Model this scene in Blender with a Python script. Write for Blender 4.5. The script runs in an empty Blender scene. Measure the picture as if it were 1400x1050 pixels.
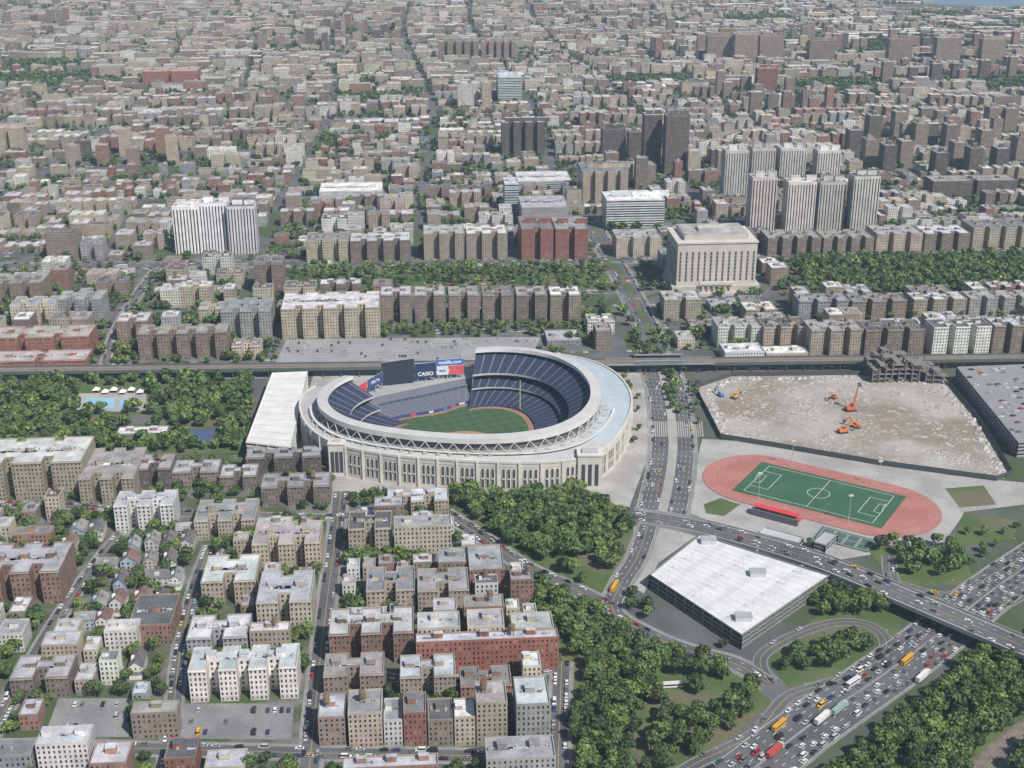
import bpy, math, random
import numpy as np
from mathutils import Vector
R=random.Random(7); rs=np.random.RandomState(5)
TH=math.radians(21.8); F=1800.0; HC=430.0
CT,ST=math.cos(TH),math.sin(TH)
A0=math.radians(4.13); CA,SA=math.cos(A0),math.sin(A0)
# ---- survey helpers: rectified ground coordinates in metres -------------
def g(px,py,z=0.0):
    x=(px-700)/F; y=-(py-525)/F
    t=(HC-z)/(ST-y*CT)
    return (x*t,(CT+y*ST)*t)
def hgt(pb,pt):
    Y=g(700,pb)[1]; y=-(pt-525)/F
    return HC-(ST-y*CT)*Y/(CT+y*ST)
def rp(px,py,Y):
    x=(px-700)/F; y=-(py-525)/F; t=Y/(CT+y*ST)
    return (x*t,HC-(ST-y*CT)*t)
def proj(x,y,z=0):
    d=y*CT+(HC-z)*ST
    if d<=1: return (-9999,-9999)
    return (700+F*x/d, 525-F*(y*ST-(HC-z)*CT)/d)
def uv(p): return (p[0]*CA+p[1]*SA,-p[0]*SA+p[1]*CA)
def xy(u,v): return (u*CA-v*SA,u*SA+v*CA)
def G(l,z=0.0): return [g(a,b,z) for a,b in l]
def pip(x,y,P):
    c=False;n=len(P);j=n-1
    for i in range(n):
        xi,yi=P[i][0],P[i][1];xj,yj=P[j][0],P[j][1]
        if (yi>y)!=(yj>y) and x<(xj-xi)*(y-yi)/(yj-yi)+xi: c=not c
        j=i
    return c
def smooth(P,n=6):
    out=[];m=len(P)
    for i in range(m-1):
        a=P[max(i-1,0)];b=P[i];c=P[i+1];d=P[min(i+2,m-1)]
        for k in range(n):
            t=k/n
            out.append(tuple(0.5*((2*b[q])+(c[q]-a[q])*t+(2*a[q]-5*b[q]+4*c[q]-d[q])*t*t+(3*b[q]-a[q]-3*c[q]+d[q])*t**3) for q in range(len(b))))
    out.append(P[-1]); return out
# ---- materials ---------------------------------------------------------
def newmat(name):
    m=bpy.data.materials.new(name); m.use_nodes=True
    nt=m.node_tree; b=nt.nodes['Principled BSDF']
    b.inputs['Roughness'].default_value=0.8
    return m,nt,b
def N(nt,t,**k):
    n=nt.nodes.new(t)
    for a,v in k.items(): setattr(n,a,v)
    return n
def mth(nt,op,a,b=None):
    n=N(nt,'ShaderNodeMath',operation=op)
    for i,q in enumerate((a,b)):
        if q is None: continue
        if isinstance(q,(int,float)): n.inputs[i].default_value=q
        else: nt.links.new(q,n.inputs[i])
    return n.outputs[0]
def mixc(nt,f,a,b,bt='MIX'):
    n=N(nt,'ShaderNodeMix',data_type='RGBA',blend_type=bt)
    for i,q in ((0,f),(6,a),(7,b)):
        if isinstance(q,(int,float)): n.inputs[i].default_value=q
        elif isinstance(q,tuple): n.inputs[i].default_value=(*q[:3],1)
        else: nt.links.new(q,n.inputs[i])
    return n.outputs[2]
def noise(nt,scale,det=3,src='pos'):
    n=N(nt,'ShaderNodeTexNoise'); n.inputs['Scale'].default_value=scale; n.inputs['Detail'].default_value=det
    p=N(nt,'ShaderNodeNewGeometry'); nt.links.new(p.outputs['Position'],n.inputs['Vector'])
    return n.outputs['Fac']
def ramp(nt,f,a,b):
    n=N(nt,'ShaderNodeMapRange'); n.inputs[1].default_value=a; n.inputs[2].default_value=b
    nt.links.new(f,n.inputs[0]); return n.outputs[0]
def nmat(name,c1,c2,scale=0.1,c3=None,s3=0.02,lo=.4,hi=.6,rough=.85,fine=.6,metal=0,famt=.4):
    m,nt,b=newmat(name)
    c=mixc(nt,ramp(nt,noise(nt,scale,4),lo,hi),c1,c2)
    if c3: c=mixc(nt,ramp(nt,noise(nt,s3,3),.48,.58),c,c3)
    v=ramp(nt,noise(nt,fine,2),.2,.8); v=mth(nt,'ADD',mth(nt,'MULTIPLY',v,famt),1-famt/2)
    c=mixc(nt,1.0,c,v,'MULTIPLY')
    nt.links.new(c,b.inputs['Base Color']); b.inputs['Roughness'].default_value=rough
    return m
def facade_mat():
    m,nt,b=newmat('facade')
    at=N(nt,'ShaderNodeAttribute',attribute_name='Col')
    u=N(nt,'ShaderNodeUVMap'); s=N(nt,'ShaderNodeSeparateXYZ'); nt.links.new(u.outputs[0],s.inputs[0])
    fu=mth(nt,'ABSOLUTE',mth(nt,'SUBTRACT',mth(nt,'FRACT',s.outputs[0]),.5))
    fv=mth(nt,'ABSOLUTE',mth(nt,'SUBTRACT',mth(nt,'FRACT',s.outputs[1]),.52))
    k=mth(nt,'MULTIPLY',mth(nt,'LESS_THAN',fu,.2),mth(nt,'LESS_THAN',fv,.27))
    fr=mth(nt,'MULTIPLY',mth(nt,'LESS_THAN',fu,.25),mth(nt,'LESS_THAN',fv,.33))
    w=N(nt,'ShaderNodeTexWhiteNoise',noise_dimensions='2D')
    fl=N(nt,'ShaderNodeVectorMath',operation='FLOOR'); nt.links.new(u.outputs[0],fl.inputs[0]); nt.links.new(fl.outputs[0],w.inputs[0])
    wc=mixc(nt,mth(nt,'POWER',w.outputs[0],4.0),(.02,.024,.032),(.26,.26,.25))
    v=mth(nt,'ADD',mth(nt,'MULTIPLY',ramp(nt,noise(nt,.12,4),.25,.75),.45),.75)
    c=mixc(nt,1.0,at.outputs['Color'],v,'MULTIPLY')
    gf=mth(nt,'MULTIPLY',mth(nt,'LESS_THAN',s.outputs[1],1.0),mth(nt,'GREATER_THAN',s.outputs[1],.001))
    c=mixc(nt,mth(nt,'MULTIPLY',gf,.3),c,(.16,.15,.14))
    c=mixc(nt,mth(nt,'MULTIPLY',fr,.18),c,(.48,.46,.43))
    c=mixc(nt,k,c,wc)
    nt.links.new(c,b.inputs['Base Color'])
    nt.links.new(mth(nt,'SUBTRACT',.85,mth(nt,'MULTIPLY',k,.55)),b.inputs['Roughness'])
    return m
def attr_mat(name,amt=.5,s1=.1,s2=.7,rough=.85,objr=0):
    m,nt,b=newmat(name)
    at=N(nt,'ShaderNodeAttribute',attribute_name='Col')
    v=mth(nt,'MULTIPLY',ramp(nt,noise(nt,s1,4),.3,.7),amt)
    v=mth(nt,'ADD',v,mth(nt,'MULTIPLY',ramp(nt,noise(nt,s2,3),.3,.7),amt*.5))
    v=mth(nt,'ADD',v,1-amt*.75)
    if objr:
        oi=N(nt,'ShaderNodeObjectInfo'); v=mth(nt,'MULTIPLY',v,mth(nt,'ADD',mth(nt,'MULTIPLY',oi.outputs['Random'],objr),1-objr/2))
    c=mixc(nt,1.0,at.outputs['Color'],v,'MULTIPLY')
    nt.links.new(c,b.inputs['Base Color']); b.inputs['Roughness'].default_value=rough
    return m
MF=facade_mat(); MR=attr_mat('roofing',.6); MT=attr_mat('painted_surface',.18); ML=attr_mat('foliage',.4,.05,.4,.7,.5)
MCAR=attr_mat('car_paint',.06,.5,1,.35)
MG=nmat('glass',(.02,.03,.04),(.04,.05,.06),.5,rough=.15)
M_ground=nmat('asphalt_ground',(.09,.095,.1),(.13,.132,.135),.02,(.06,.09,.035),.006)
M_block=nmat('block_ground',(.16,.16,.15),(.11,.112,.108),.06,(.058,.09,.03),.03)
M_yard=nmat('yard_ground',(.17,.168,.16),(.07,.09,.04),.05,(.06,.095,.034),.022)
M_road=nmat('road_asphalt',(.09,.093,.1),(.127,.13,.135),.03)
M_walk=nmat('pavement',(.27,.268,.26),(.21,.208,.2),.06)
M_plaza=nmat('pale_plaza',(.4,.39,.37),(.31,.3,.29),.04)
M_grass=nmat('grass',(.07,.11,.033),(.095,.14,.043),.03,(.14,.13,.08),.015)
M_turf=nmat('turf',(.035,.105,.055),(.043,.12,.062),.05)
M_track=nmat('track_red',(.37,.14,.115),(.41,.17,.14),.05)
M_water=nmat('water',(.1,.18,.28),(.14,.22,.32),.01,rough=.3)
def dirt():
    m,nt,b=newmat('demolition_dirt')
    c=mixc(nt,ramp(nt,noise(nt,.03,5),.38,.62),(.33,.3,.26),(.4,.385,.36))
    c=mixc(nt,ramp(nt,noise(nt,.011,4),.47,.58),c,(.25,.21,.17))
    c=mixc(nt,ramp(nt,noise(nt,.12,5),.58,.66),c,(.44,.43,.41))
    v=mth(nt,'ADD',mth(nt,'MULTIPLY',ramp(nt,noise(nt,.35,4),.25,.75),.35),.82)
    nt.links.new(mixc(nt,1.0,c,v,'MULTIPLY'),b.inputs['Base Color']);return m
M_dirt=dirt()
# ---- mesh builder ------------------------------------------------------
ROOT=bpy.context.scene.collection
class MB:
    def __init__(s): s.v=[];s.f=[];s.c=[];s.u=[];s.m=[]
    def face(s,pts,col=(.3,.3,.3),uvs=None,mi=0):
        i=len(s.v);n=len(pts);s.v.extend(pts);s.f.append(tuple(range(i,i+n)))
        s.c.extend([(col[0],col[1],col[2],1.0)]*n); s.u.extend(uvs or [(0.0,0.0)]*n); s.m.append(mi)
    def box(s,x0,y0,z0,x1,y1,z1,col,mi=0,T=None,bot=False):
        T=T or (lambda a,b:(a,b))
        P=[T(x0,y0),T(x1,y0),T(x1,y1),T(x0,y1)]
        for i in range(4):
            a=P[i];b=P[(i+1)%4]; s.face([(*a,z0),(*b,z0),(*b,z1),(*a,z1)],col,None,mi)
        s.face([(*p,z1) for p in P],col,None,mi)
        if bot: s.face([(*p,z0) for p in P[::-1]],col,None,mi)
    def beam(s,p,q,t,col,mi=0):
        p=Vector(p);q=Vector(q);d=(q-p).normalized(); a=d.cross(Vector((0,0,1)))
        if a.length<.01: a=Vector((1,0,0))
        a=a.normalized()*t/2; b=d.cross(a).normalized()*t/2
        o=[a+b,a-b,-a-b,-a+b]
        for i in range(4):
            e,f=o[i],o[(i+1)%4]; s.face([tuple(p+e),tuple(p+f),tuple(q+f),tuple(q+e)],col,None,mi)
        s.face([tuple(q+e) for e in o],col,None,mi); s.face([tuple(p+e) for e in o[::-1]],col,None,mi)
    def cyl(s,x,y,z0,r0,z1,r1,n,col,mi=0,cap=True):
        c=[(math.cos(6.28318*i/n),math.sin(6.28318*i/n)) for i in range(n)]
        for i in range(n):
            a=c[i];b=c[(i+1)%n]
            s.face([(x+a[0]*r0,y+a[1]*r0,z0),(x+b[0]*r0,y+b[1]*r0,z0),(x+b[0]*r1,y+b[1]*r1,z1),(x+a[0]*r1,y+a[1]*r1,z1)],col,None,mi)
        if cap: s.face([(x+a[0]*r1,y+a[1]*r1,z1) for a in c],col,None,mi)
    def mesh(s,name,mats):
        me=bpy.data.meshes.new(name); me.from_pydata(s.v,[],s.f)
        ca=me.color_attributes.new('Col','FLOAT_COLOR','CORNER'); ca.data.foreach_set('color',np.array(s.c,dtype=np.float32).ravel())
        ul=me.uv_layers.new(name='UVMap'); ul.data.foreach_set('uv',np.array(s.u,dtype=np.float32).ravel())
        for m in mats: me.materials.append(m)
        if len(mats)>1: me.polygons.foreach_set('material_index',np.array(s.m,dtype=np.int32))
        me.update(); return me
    def obj(s,name,mats,parent=None,**k):
        return mkobj(name,s.mesh(name,mats if isinstance(mats,list) else [mats]),parent,**k)
def mkobj(name,data,parent=None,loc=None,rot=0,label=None,cat=None,group=None,kind=None,scale=None):
    o=bpy.data.objects.new(name,data); ROOT.objects.link(o)
    if parent: o.parent=parent
    if loc: o.location=loc
    if rot: o.rotation_euler[2]=rot
    if scale: o.scale=scale
    if label: o['label']=label
    if cat: o['category']=cat
    if group: o['group']=group
    if kind: o['kind']=kind
    return o
def sheet(name,poly,z,mat,kind='structure'):
    m=MB(); m.face([(p[0],p[1],z) for p in poly]); return m.obj(name,mat,kind=kind)
def np_mesh(name,V,Q,C,mat):
    me=bpy.data.meshes.new(name); nq=len(Q)
    me.vertices.add(len(V)); me.vertices.foreach_set('co',V.astype(np.float32).ravel())
    me.loops.add(nq*4); me.loops.foreach_set('vertex_index',Q.astype(np.int32).ravel())
    me.polygons.add(nq); me.polygons.foreach_set('loop_start',np.arange(0,nq*4,4,dtype=np.int32))
    me.update(calc_edges=True)
    ca=me.color_attributes.new('Col','FLOAT_COLOR','CORNER')
    c=np.ones((nq*4,4),dtype=np.float32); c[:,:3]=np.repeat(C,4,axis=0); ca.data.foreach_set('color',c.ravel())
    me.materials.append(mat); return me
# ---- ground & exclusion -------------------------------------------------
sheet('ground',[(-9000,-300),(9000,-300),(9000,16000),(-9000,16000)],0,M_ground)
RECT=[];ROADS=[];POLY=[]
def near_road(x,y,r):
    for P,hw,bb in ROADS:
        q=hw+r
        if x<bb[0]-q or x>bb[1]+q or y<bb[2]-q or y>bb[3]+q: continue
        for i in range(len(P)-1):
            ax,ay=P[i][0],P[i][1];bx,by=P[i+1][0],P[i+1][1];dx=bx-ax;dy=by-ay
            L=dx*dx+dy*dy; t=0 if L==0 else max(0,min(1,((x-ax)*dx+(y-ay)*dy)/L))
            if (ax+t*dx-x)**2+(ay+t*dy-y)**2<q*q: return True
    return False
def blocked(x,y,r,road=True):
    u,v=uv((x,y))
    for a,b,c,d in RECT:
        if a-r<u<c+r and b-r<v<d+r: return True
    for P in POLY:
        if pip(x,y,P): return True
    return road and near_road(x,y,r)
def offs(P,o):
    out=[];n=len(P)
    for i in range(n):
        a=P[max(i-1,0)];b=P[min(i+1,n-1)];dx=b[0]-a[0];dy=b[1]-a[1];L=math.hypot(dx,dy) or 1
        out.append((P[i][0]+dy/L*o,P[i][1]-dx/L*o,P[i][2]))
    return out
def strip(m,P,o0,o1,dz,col=(.8,.8,.8)):
    a=offs(P,o0);b=offs(P,o1)
    for i in range(len(P)-1):
        m.face([(a[i][0],a[i][1],a[i][2]+dz),(b[i][0],b[i][1],b[i][2]+dz),(b[i+1][0],b[i+1][1],b[i+1][2]+dz),(a[i+1][0],a[i+1][1],a[i+1][2]+dz)],col)
def along(P,step,start=0):
    out=[];s=start;acc=0
    for i in range(len(P)-1):
        dx=P[i+1][0]-P[i][0];dy=P[i+1][1]-P[i][1];L=math.hypot(dx,dy)
        while s<=acc+L and L>0:
            t=(s-acc)/L; out.append((P[i][0]+dx*t,P[i][1]+dy*t,P[i][2]+(P[i+1][2]-P[i][2])*t,math.atan2(dy,dx))); s+=step
        acc+=L
    return out
CARS=[]
WHITE=(.75,.75,.73)
def road(pts,w,lanes=2,z=.3,zs=None,walk=2.5,park=0,traf=0,med=0,name='road',mmat=None,gap=12):
    P=[(*g(a,b,(zs[i] if zs else 0)),(zs[i] if zs else z)) for i,(a,b) in enumerate(pts)]
    P=smooth(P,6); xs=[p[0] for p in P];ys=[p[1] for p in P]
    ROADS.append((P,w/2+walk,(min(xs),max(xs),min(ys),max(ys))))
    if walk:
        m=MB();strip(m,P,-w/2-walk,w/2+walk,-.07);m.obj('pavement',M_walk,kind='structure')
    m=MB();strip(m,P,-w/2,w/2,0);m.obj(name,M_road,kind='structure')
    m=MB();lw=(w-med)/lanes
    for k in range(1,lanes):
        o=-w/2+lw*k+(med if k*2>lanes else 0)
        if k*2==lanes:
            if not med: strip(m,P,o-.12,o+.12,.06,(.5,.4,.1))
            continue
        Q=offs(P,o)
        for x,y,zz,h in along(Q,9):
            c,s=math.cos(h),math.sin(h)
            m.face([(x+s*.13,y-c*.13,zz+.06),(x+3*c+s*.13,y+3*s-c*.13,zz+.06),(x+3*c-s*.13,y+3*s+c*.13,zz+.06),(x-s*.13,y+c*.13,zz+.06)],WHITE)
    if lanes>2: strip(m,P,-w/2+.4,-w/2+.62,.06,WHITE);strip(m,P,w/2-.62,w/2-.4,.06,WHITE)
    if m.f: m.obj('road_marking',MT,kind='structure')
    if med:
        m=MB();strip(m,P,-med/2,med/2,.15,(.35,.34,.3)); m.obj('median_strip',mmat or M_walk,kind='structure')
    for sd in (-1,1):
        if park:
            for x,y,zz,h in along(offs(P,sd*(w/2-1.3)),6.3,3):
                if R.random()<park: CARS.append((x,y,zz,h+(math.pi if sd<0 else 0),'car'))
        if traf:
            for k in range(lanes//2):
                o=sd*(lw*(k+.5)+med/2)
                for x,y,zz,h in along(offs(P,o),gap,R.random()*10):
                    if R.random()<traf:
                        ty='car' if R.random()>.1 or lanes<6 else R.choice(['truck','van','bus'])
                        if ty in ('truck','bus') and gap<12: ty='van' if R.random()<.6 else ty
                        CARS.append((x+R.uniform(-1.8,1.8)*math.cos(h),y+R.uniform(-1.8,1.8)*math.sin(h),zz,h+(math.pi if sd<0 else 0),ty))
    return P
# parks / zones -----------------------------------------------------------
P3=G([(-60,518),(345,518),(345,618),(250,622),(-60,625)])
P4=G([(396,364),(826,360),(836,396),(392,400)])
P5=G([(1078,352),(1460,344),(1460,402),(1100,408)])
PL=G([(392,464),(740,461),(722,497),(376,499)])
sheet('park_lawn',G([(612,668),(700,655),(800,668),(868,704),(862,770),(835,815),(740,775),(640,725)]),.16,M_grass)
sheet('park_lawn',G([(768,838),(850,868),(1000,915),(1055,960),(1000,1010),(930,1075),(768,1075)]),.16,M_grass)
sheet('park_lawn',P3,.16,M_grass); sheet('park_lawn',P4,.22,M_grass); sheet('park_lawn',P5,.22,M_grass)
sheet('park_lawn',G([(1292,668),(1345,664),(1362,690),(1312,694)]),.2,M_grass)
sheet('park_lawn',G([(1318,700),(1392,712),(1385,738),(1300,748)]),.2,M_grass)
sheet('park_lawn',G([(962,690),(985,681),(1012,690),(990,706),(965,702)]),.2,M_grass)
sheet('grass_verge',G([(1120,1080),(1235,990),(1300,940),(1345,905),(1460,880),(1460,1080)]),.16,M_grass)
sheet('grass_verge',G([(1040,900),(1130,835),(1240,812),(1225,880),(1180,925),(1080,940)]),.14,M_grass)
sheet('grass_verge',G([(1180,745),(1320,748),(1330,800),(1225,800)]),.15,M_grass)
sheet('yard_ground',G([(-80,622),(345,622),(460,660),(612,668),(640,725),(740,775),(835,815),(768,838),(768,1100),(-120,1100)]),.1,M_yard)
sheet('plaza',G([(858,700),(610,678),(450,672),(405,640),(405,590),(430,508),(900,504),(895,600)]),.12,M_plaza)
sheet('plaza',G([(935,700),(960,600),(1050,606),(1300,650),(1400,660),(1400,690),(1320,700),(1290,742),(1150,765),(1040,735)]),.13,M_plaza)
sheet('pale_plaza',G([(866,712),(960,727),(900,770),(880,812),(862,800)]),.13,M_plaza)
sheet('car_park_ground',PL,.3,nmat('lot_grey',(.24,.245,.255),(.3,.305,.31),.04))
sheet('car_park_ground',G([(250,962),(402,962),(398,1012),(240,1010)]),.2,nmat('lot_grey2',(.18,.18,.185),(.23,.23,.235),.05))
sheet('car_park_ground',G([(80,955),(178,955),(176,1008),(60,1008)]),.2,nmat('lot_grey3',(.2,.2,.205),(.26,.26,.265),.05))
DS=G([(950,532),(1000,515),(1190,513),(1292,520),(1340,578),(1384,650),(1362,658),(1200,636),(1060,612),(985,600)])
sheet('demolition_ground',DS,.3,M_dirt)
sheet('water',G([(1225,4),(1500,16)])+[(6000,4300),(9000,9000),(2600,9000)],.6,M_water)
POLY+= [PL,DS,P4,P5]
# roads --------------------------------------------------------------------
r161=road([(903,712),(916,650),(920,600),(914,545),(902,500)],34,8,.32,traf=.16,med=7,park=.3,mmat=M_plaza)
road([(902,500),(884,446),(856,390),(828,340),(806,300)],24,4,.33,traf=.25,med=5,park=.4,mmat=M_grass)
road([(606,700),(660,735),(720,776),(790,808),(838,832)],11,2,.3,park=.45,traf=.15)
road([(892,700),(872,760),(848,800),(838,835),(875,862),(935,888),(1005,908),(1050,935)],13,4,.31,traf=.18,walk=2)
VI=road([(862,704),(940,716),(1040,742),(1130,771),(1230,812),(1320,850),(1450,905)],17,4,zs=[.6,2,4.5,7.5,9,9.5,10],walk=1.5,traf=.5,name='viaduct_road')
HW=road([(930,1130),(1020,1060),(1110,990),(1205,925),(1290,862),(1360,805),(1470,730)],34,8,.34,traf=.85,med=1.4,walk=1,name='expressway',gap=10)
road([(1052,935),(1040,900),(1080,872),(1140,852),(1190,856),(1212,884),(1180,918),(1120,938),(1075,955),(1030,1005),(950,1045),(880,1090)],7,2,.33,walk=.8,traf=.15)
road([(1230,800),(1300,815),(1350,790),(1420,750)],8,2,.3,walk=1,traf=.4)
road([(1215,760),(1225,800),(1290,830),(1350,835),(1420,800)],8,2,.31,walk=1,traf=.4)
road([(420,1080),(431,970),(440,880),(450,800),(458,740),(463,700),(466,672)],9.5,2,.3,park=.65)
road([(-60,1020),(200,1024),(430,1030),(760,1036)],9,2,.29,park=.6)
road([(-40,1060),(30,930),(80,845),(140,760),(190,705)],8,2,.3,park=.6,walk=2)
road([(225,1080),(238,960),(250,870),(268,800),(288,745)],7.5,2,.3,park=.6,walk=2)
road([(762,1080),(766,960),(768,905)],9,2,.3,park=.6)
road([(445,902),(560,932),(700,920),(768,912)],8,2,.28,park=.4,walk=2)
road([(-80,692),(60,690),(200,700),(460,708)],7.5,2,.28,park=.6,walk=2)
road([(460,708),(560,692),(606,700)],8,2,.28,park=.3)
road([(-80,515),(400,513)],12,2,.3,park=.6)
road([(-80,366),(400,361),(820,356),(1100,350),(1460,344)],28,6,.35,park=.5,traf=.2,med=3,mmat=M_grass)
road([(380,402),(600,401),(835,399)],9,2,.3,park=.7)
road([(830,505),(1140,500),(1460,494)],14,2,.3,park=.5)
road([(145,500),(160,450),(190,400),(215,366)],9,2,.3,park=.6)
m=MB()
for k in range(26):
    a=g(886+k*2.9,577);b=g(887.4+k*2.9,577);c=g(887.9+k*2.95,598);d=g(886.4+k*2.95,598);m.face([(*q,.55) for q in (a,b,c,d)],(.42,.4,.38))
m.obj('crosswalk_marking',MT,kind='structure')
RLP=smooth([(*g(a,b),.3) for a,b in ((1310,1100),(1348,1052),(1385,1015),(1460,965))],6)
ROADS.append((RLP,7,(min(p[0] for p in RLP),max(p[0] for p in RLP),min(p[1] for p in RLP),max(p[1] for p in RLP))))
m=MB();strip(m,RLP,-7.5,7.5,0);m.obj('railway_bed',nmat('ballast',(.15,.12,.1),(.2,.17,.14),.2),kind='structure')
m=MB()
for o in (-5,-3.5,-.8,.8,3.5,5): strip(m,RLP,o-.12,o+.12,.15,(.3,.28,.26))
m.obj('railway_rails',MT,kind='structure')
# ---- buildings -----------------------------------------------------------
PAL={'t':(.385,.325,.26),'b':(.235,.185,.15),'r':(.27,.155,.12),'d':(.115,.093,.08),'w':(.6,.595,.57),'g':(.31,.315,.32),'c':(.48,.43,.345),
 'o':(.37,.15,.105),'R':(.23,.095,.07),'W':(.7,.71,.72),'C':(.55,.53,.49),'G':(.52,.58,.59),'L':(.3,.11,.075)}
CN={'t':'tan brick','b':'brown brick','r':'reddish brick','d':'dark brown brick','w':'white','g':'grey','c':'cream brick','o':'orange brick','R':'red brick','W':'white concrete','C':'pale beige','G':'glass banded','L':'bright red brick'}
ROOFS=[(.42,.445,.475),(.46,.48,.51),(.37,.385,.405),(.27,.28,.295),(.11,.112,.12),(.32,.31,.3),(.58,.6,.61),(.19,.195,.205)]
RFAR=[(.36,.36,.36),(.3,.29,.28),(.22,.22,.22),(.4,.39,.37),(.13,.13,.13),(.5,.5,.49)]
def jit(c,a=.12):
    k=R.uniform(1-a,1+a); return tuple(max(0,min(.85,x*k*R.uniform(.96,1.04))) for x in c)
def fp(w,d,n=None,back=True):
    if n is None: n=int(w/19) if w>25 and d>15 else 0
    P=[(0,0)];nd=min(10,d*.42);nw=min(6.5,w/(2*n+1)) if n else 0
    if n:
        sw=(w-n*nw)/(n+1)
        for i in range(n):
            a=sw+(sw+nw)*i; P+=[(a,0),(a,nd),(a+nw,nd),(a+nw,0)]
    P.append((w,0));P.append((w,d))
    if n and back:
        for i in range(n-1,-1,-1):
            a=sw+(sw+nw)*i; P+=[(a+nw,d),(a+nw,d-nd*.6),(a,d-nd*.6),(a,d)]
    P.append((0,d)); return P
def mkb(mw,mr,poly,H,col,rc,T,mi=0,par=1.0,win=True,blank=False,nw=2.8,fh=3.1,style=''):
    n=len(poly);P=[T(*p) for p in poly];fl=max(1,round(H/fh)); top=H+par
    for i in range(n):
        a=P[i];b=P[(i+1)%n];L=math.hypot(a[0]-b[0],a[1]-b[1])
        side=abs(poly[i][0]-poly[(i+1)%n][0])<.01
        nu=max(1,round(L/nw)) if (win and L>2.5 and not (blank and side)) else 0
        uvs=[(0,0),(nu,0),(nu,fl),(0,fl)] if nu else None
        if nu and style=='v': uvs=[(0,1.5),(nu,1.5),(nu,1.52),(0,1.52)]
        if nu and style=='h': uvs=[(.5,0),(.52,0),(.52,fl),(.5,fl)]
        z1=H-(2.5 if style=='v' else 0)
        mw.face([(*a,0),(*b,0),(*b,z1),(*a,z1)],col,uvs)
        if style=='v': mw.face([(*a,z1),(*b,z1),(*b,H),(*a,H)],col)
        if par: mw.face([(*a,H),(*b,H),(*b,top),(*a,top)],tuple(x*.9+.03 for x in col))
    if par:
        I=[]
        for i in range(n):
            p=poly[i-1];q=poly[i];r=poly[(i+1)%n]; e=.45;x,y=q
            for s,t in ((p,q),(q,r)):
                dx=t[0]-s[0];dy=t[1]-s[1];L=math.hypot(dx,dy); x+=-dy/L*e;y+=dx/L*e
            I.append(T(x,y))
        rim=tuple(x*.55+.17 for x in col)
        for i in range(n):
            j=(i+1)%n
            mw.face([(*P[i],top),(*P[j],top),(*I[j],top),(*I[i],top)],rim)
            mw.face([(*I[j],H),(*I[i],H),(*I[i],top),(*I[j],top)],rim)
        mr.face([(*p,H) for p in I],rc,None,mi)
    else: mr.face([(*p,H) for p in P],rc,None,mi)
BL=[]
def addb(u,v,w,d,H,c,name='apartment_building',n=None,hand=False,rc=None,rot=0):
    BL.append(dict(u=u,v=v,w=w,d=d,H=H,c=c,name=name,n=n,hand=hand,rot=rot,rc=rc or R.choice(ROOFS),dist=math.hypot(*xy(u+w/2,v))))
    if hand: RECT.append((u,v,u+w,v+d))
def hb(x0,x1,yb,yt,yr,c,name='apartment_building',n=None,rc=None):
    xm=(x0+x1)/2;u0,v0=uv(g(x0,yb));u1,v1=uv(g(x1,yb));v=(v0+v1)/2;H=hgt(yb,yt)
    bk=uv(g(xm,yr,H))[1]; addb(u0,v,u1-u0,max(9,min(24 if name=='tower_block' else 60,bk-v)),max(4,H),c,name,n,True,rc)
W_=(.6,.61,.62)
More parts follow.
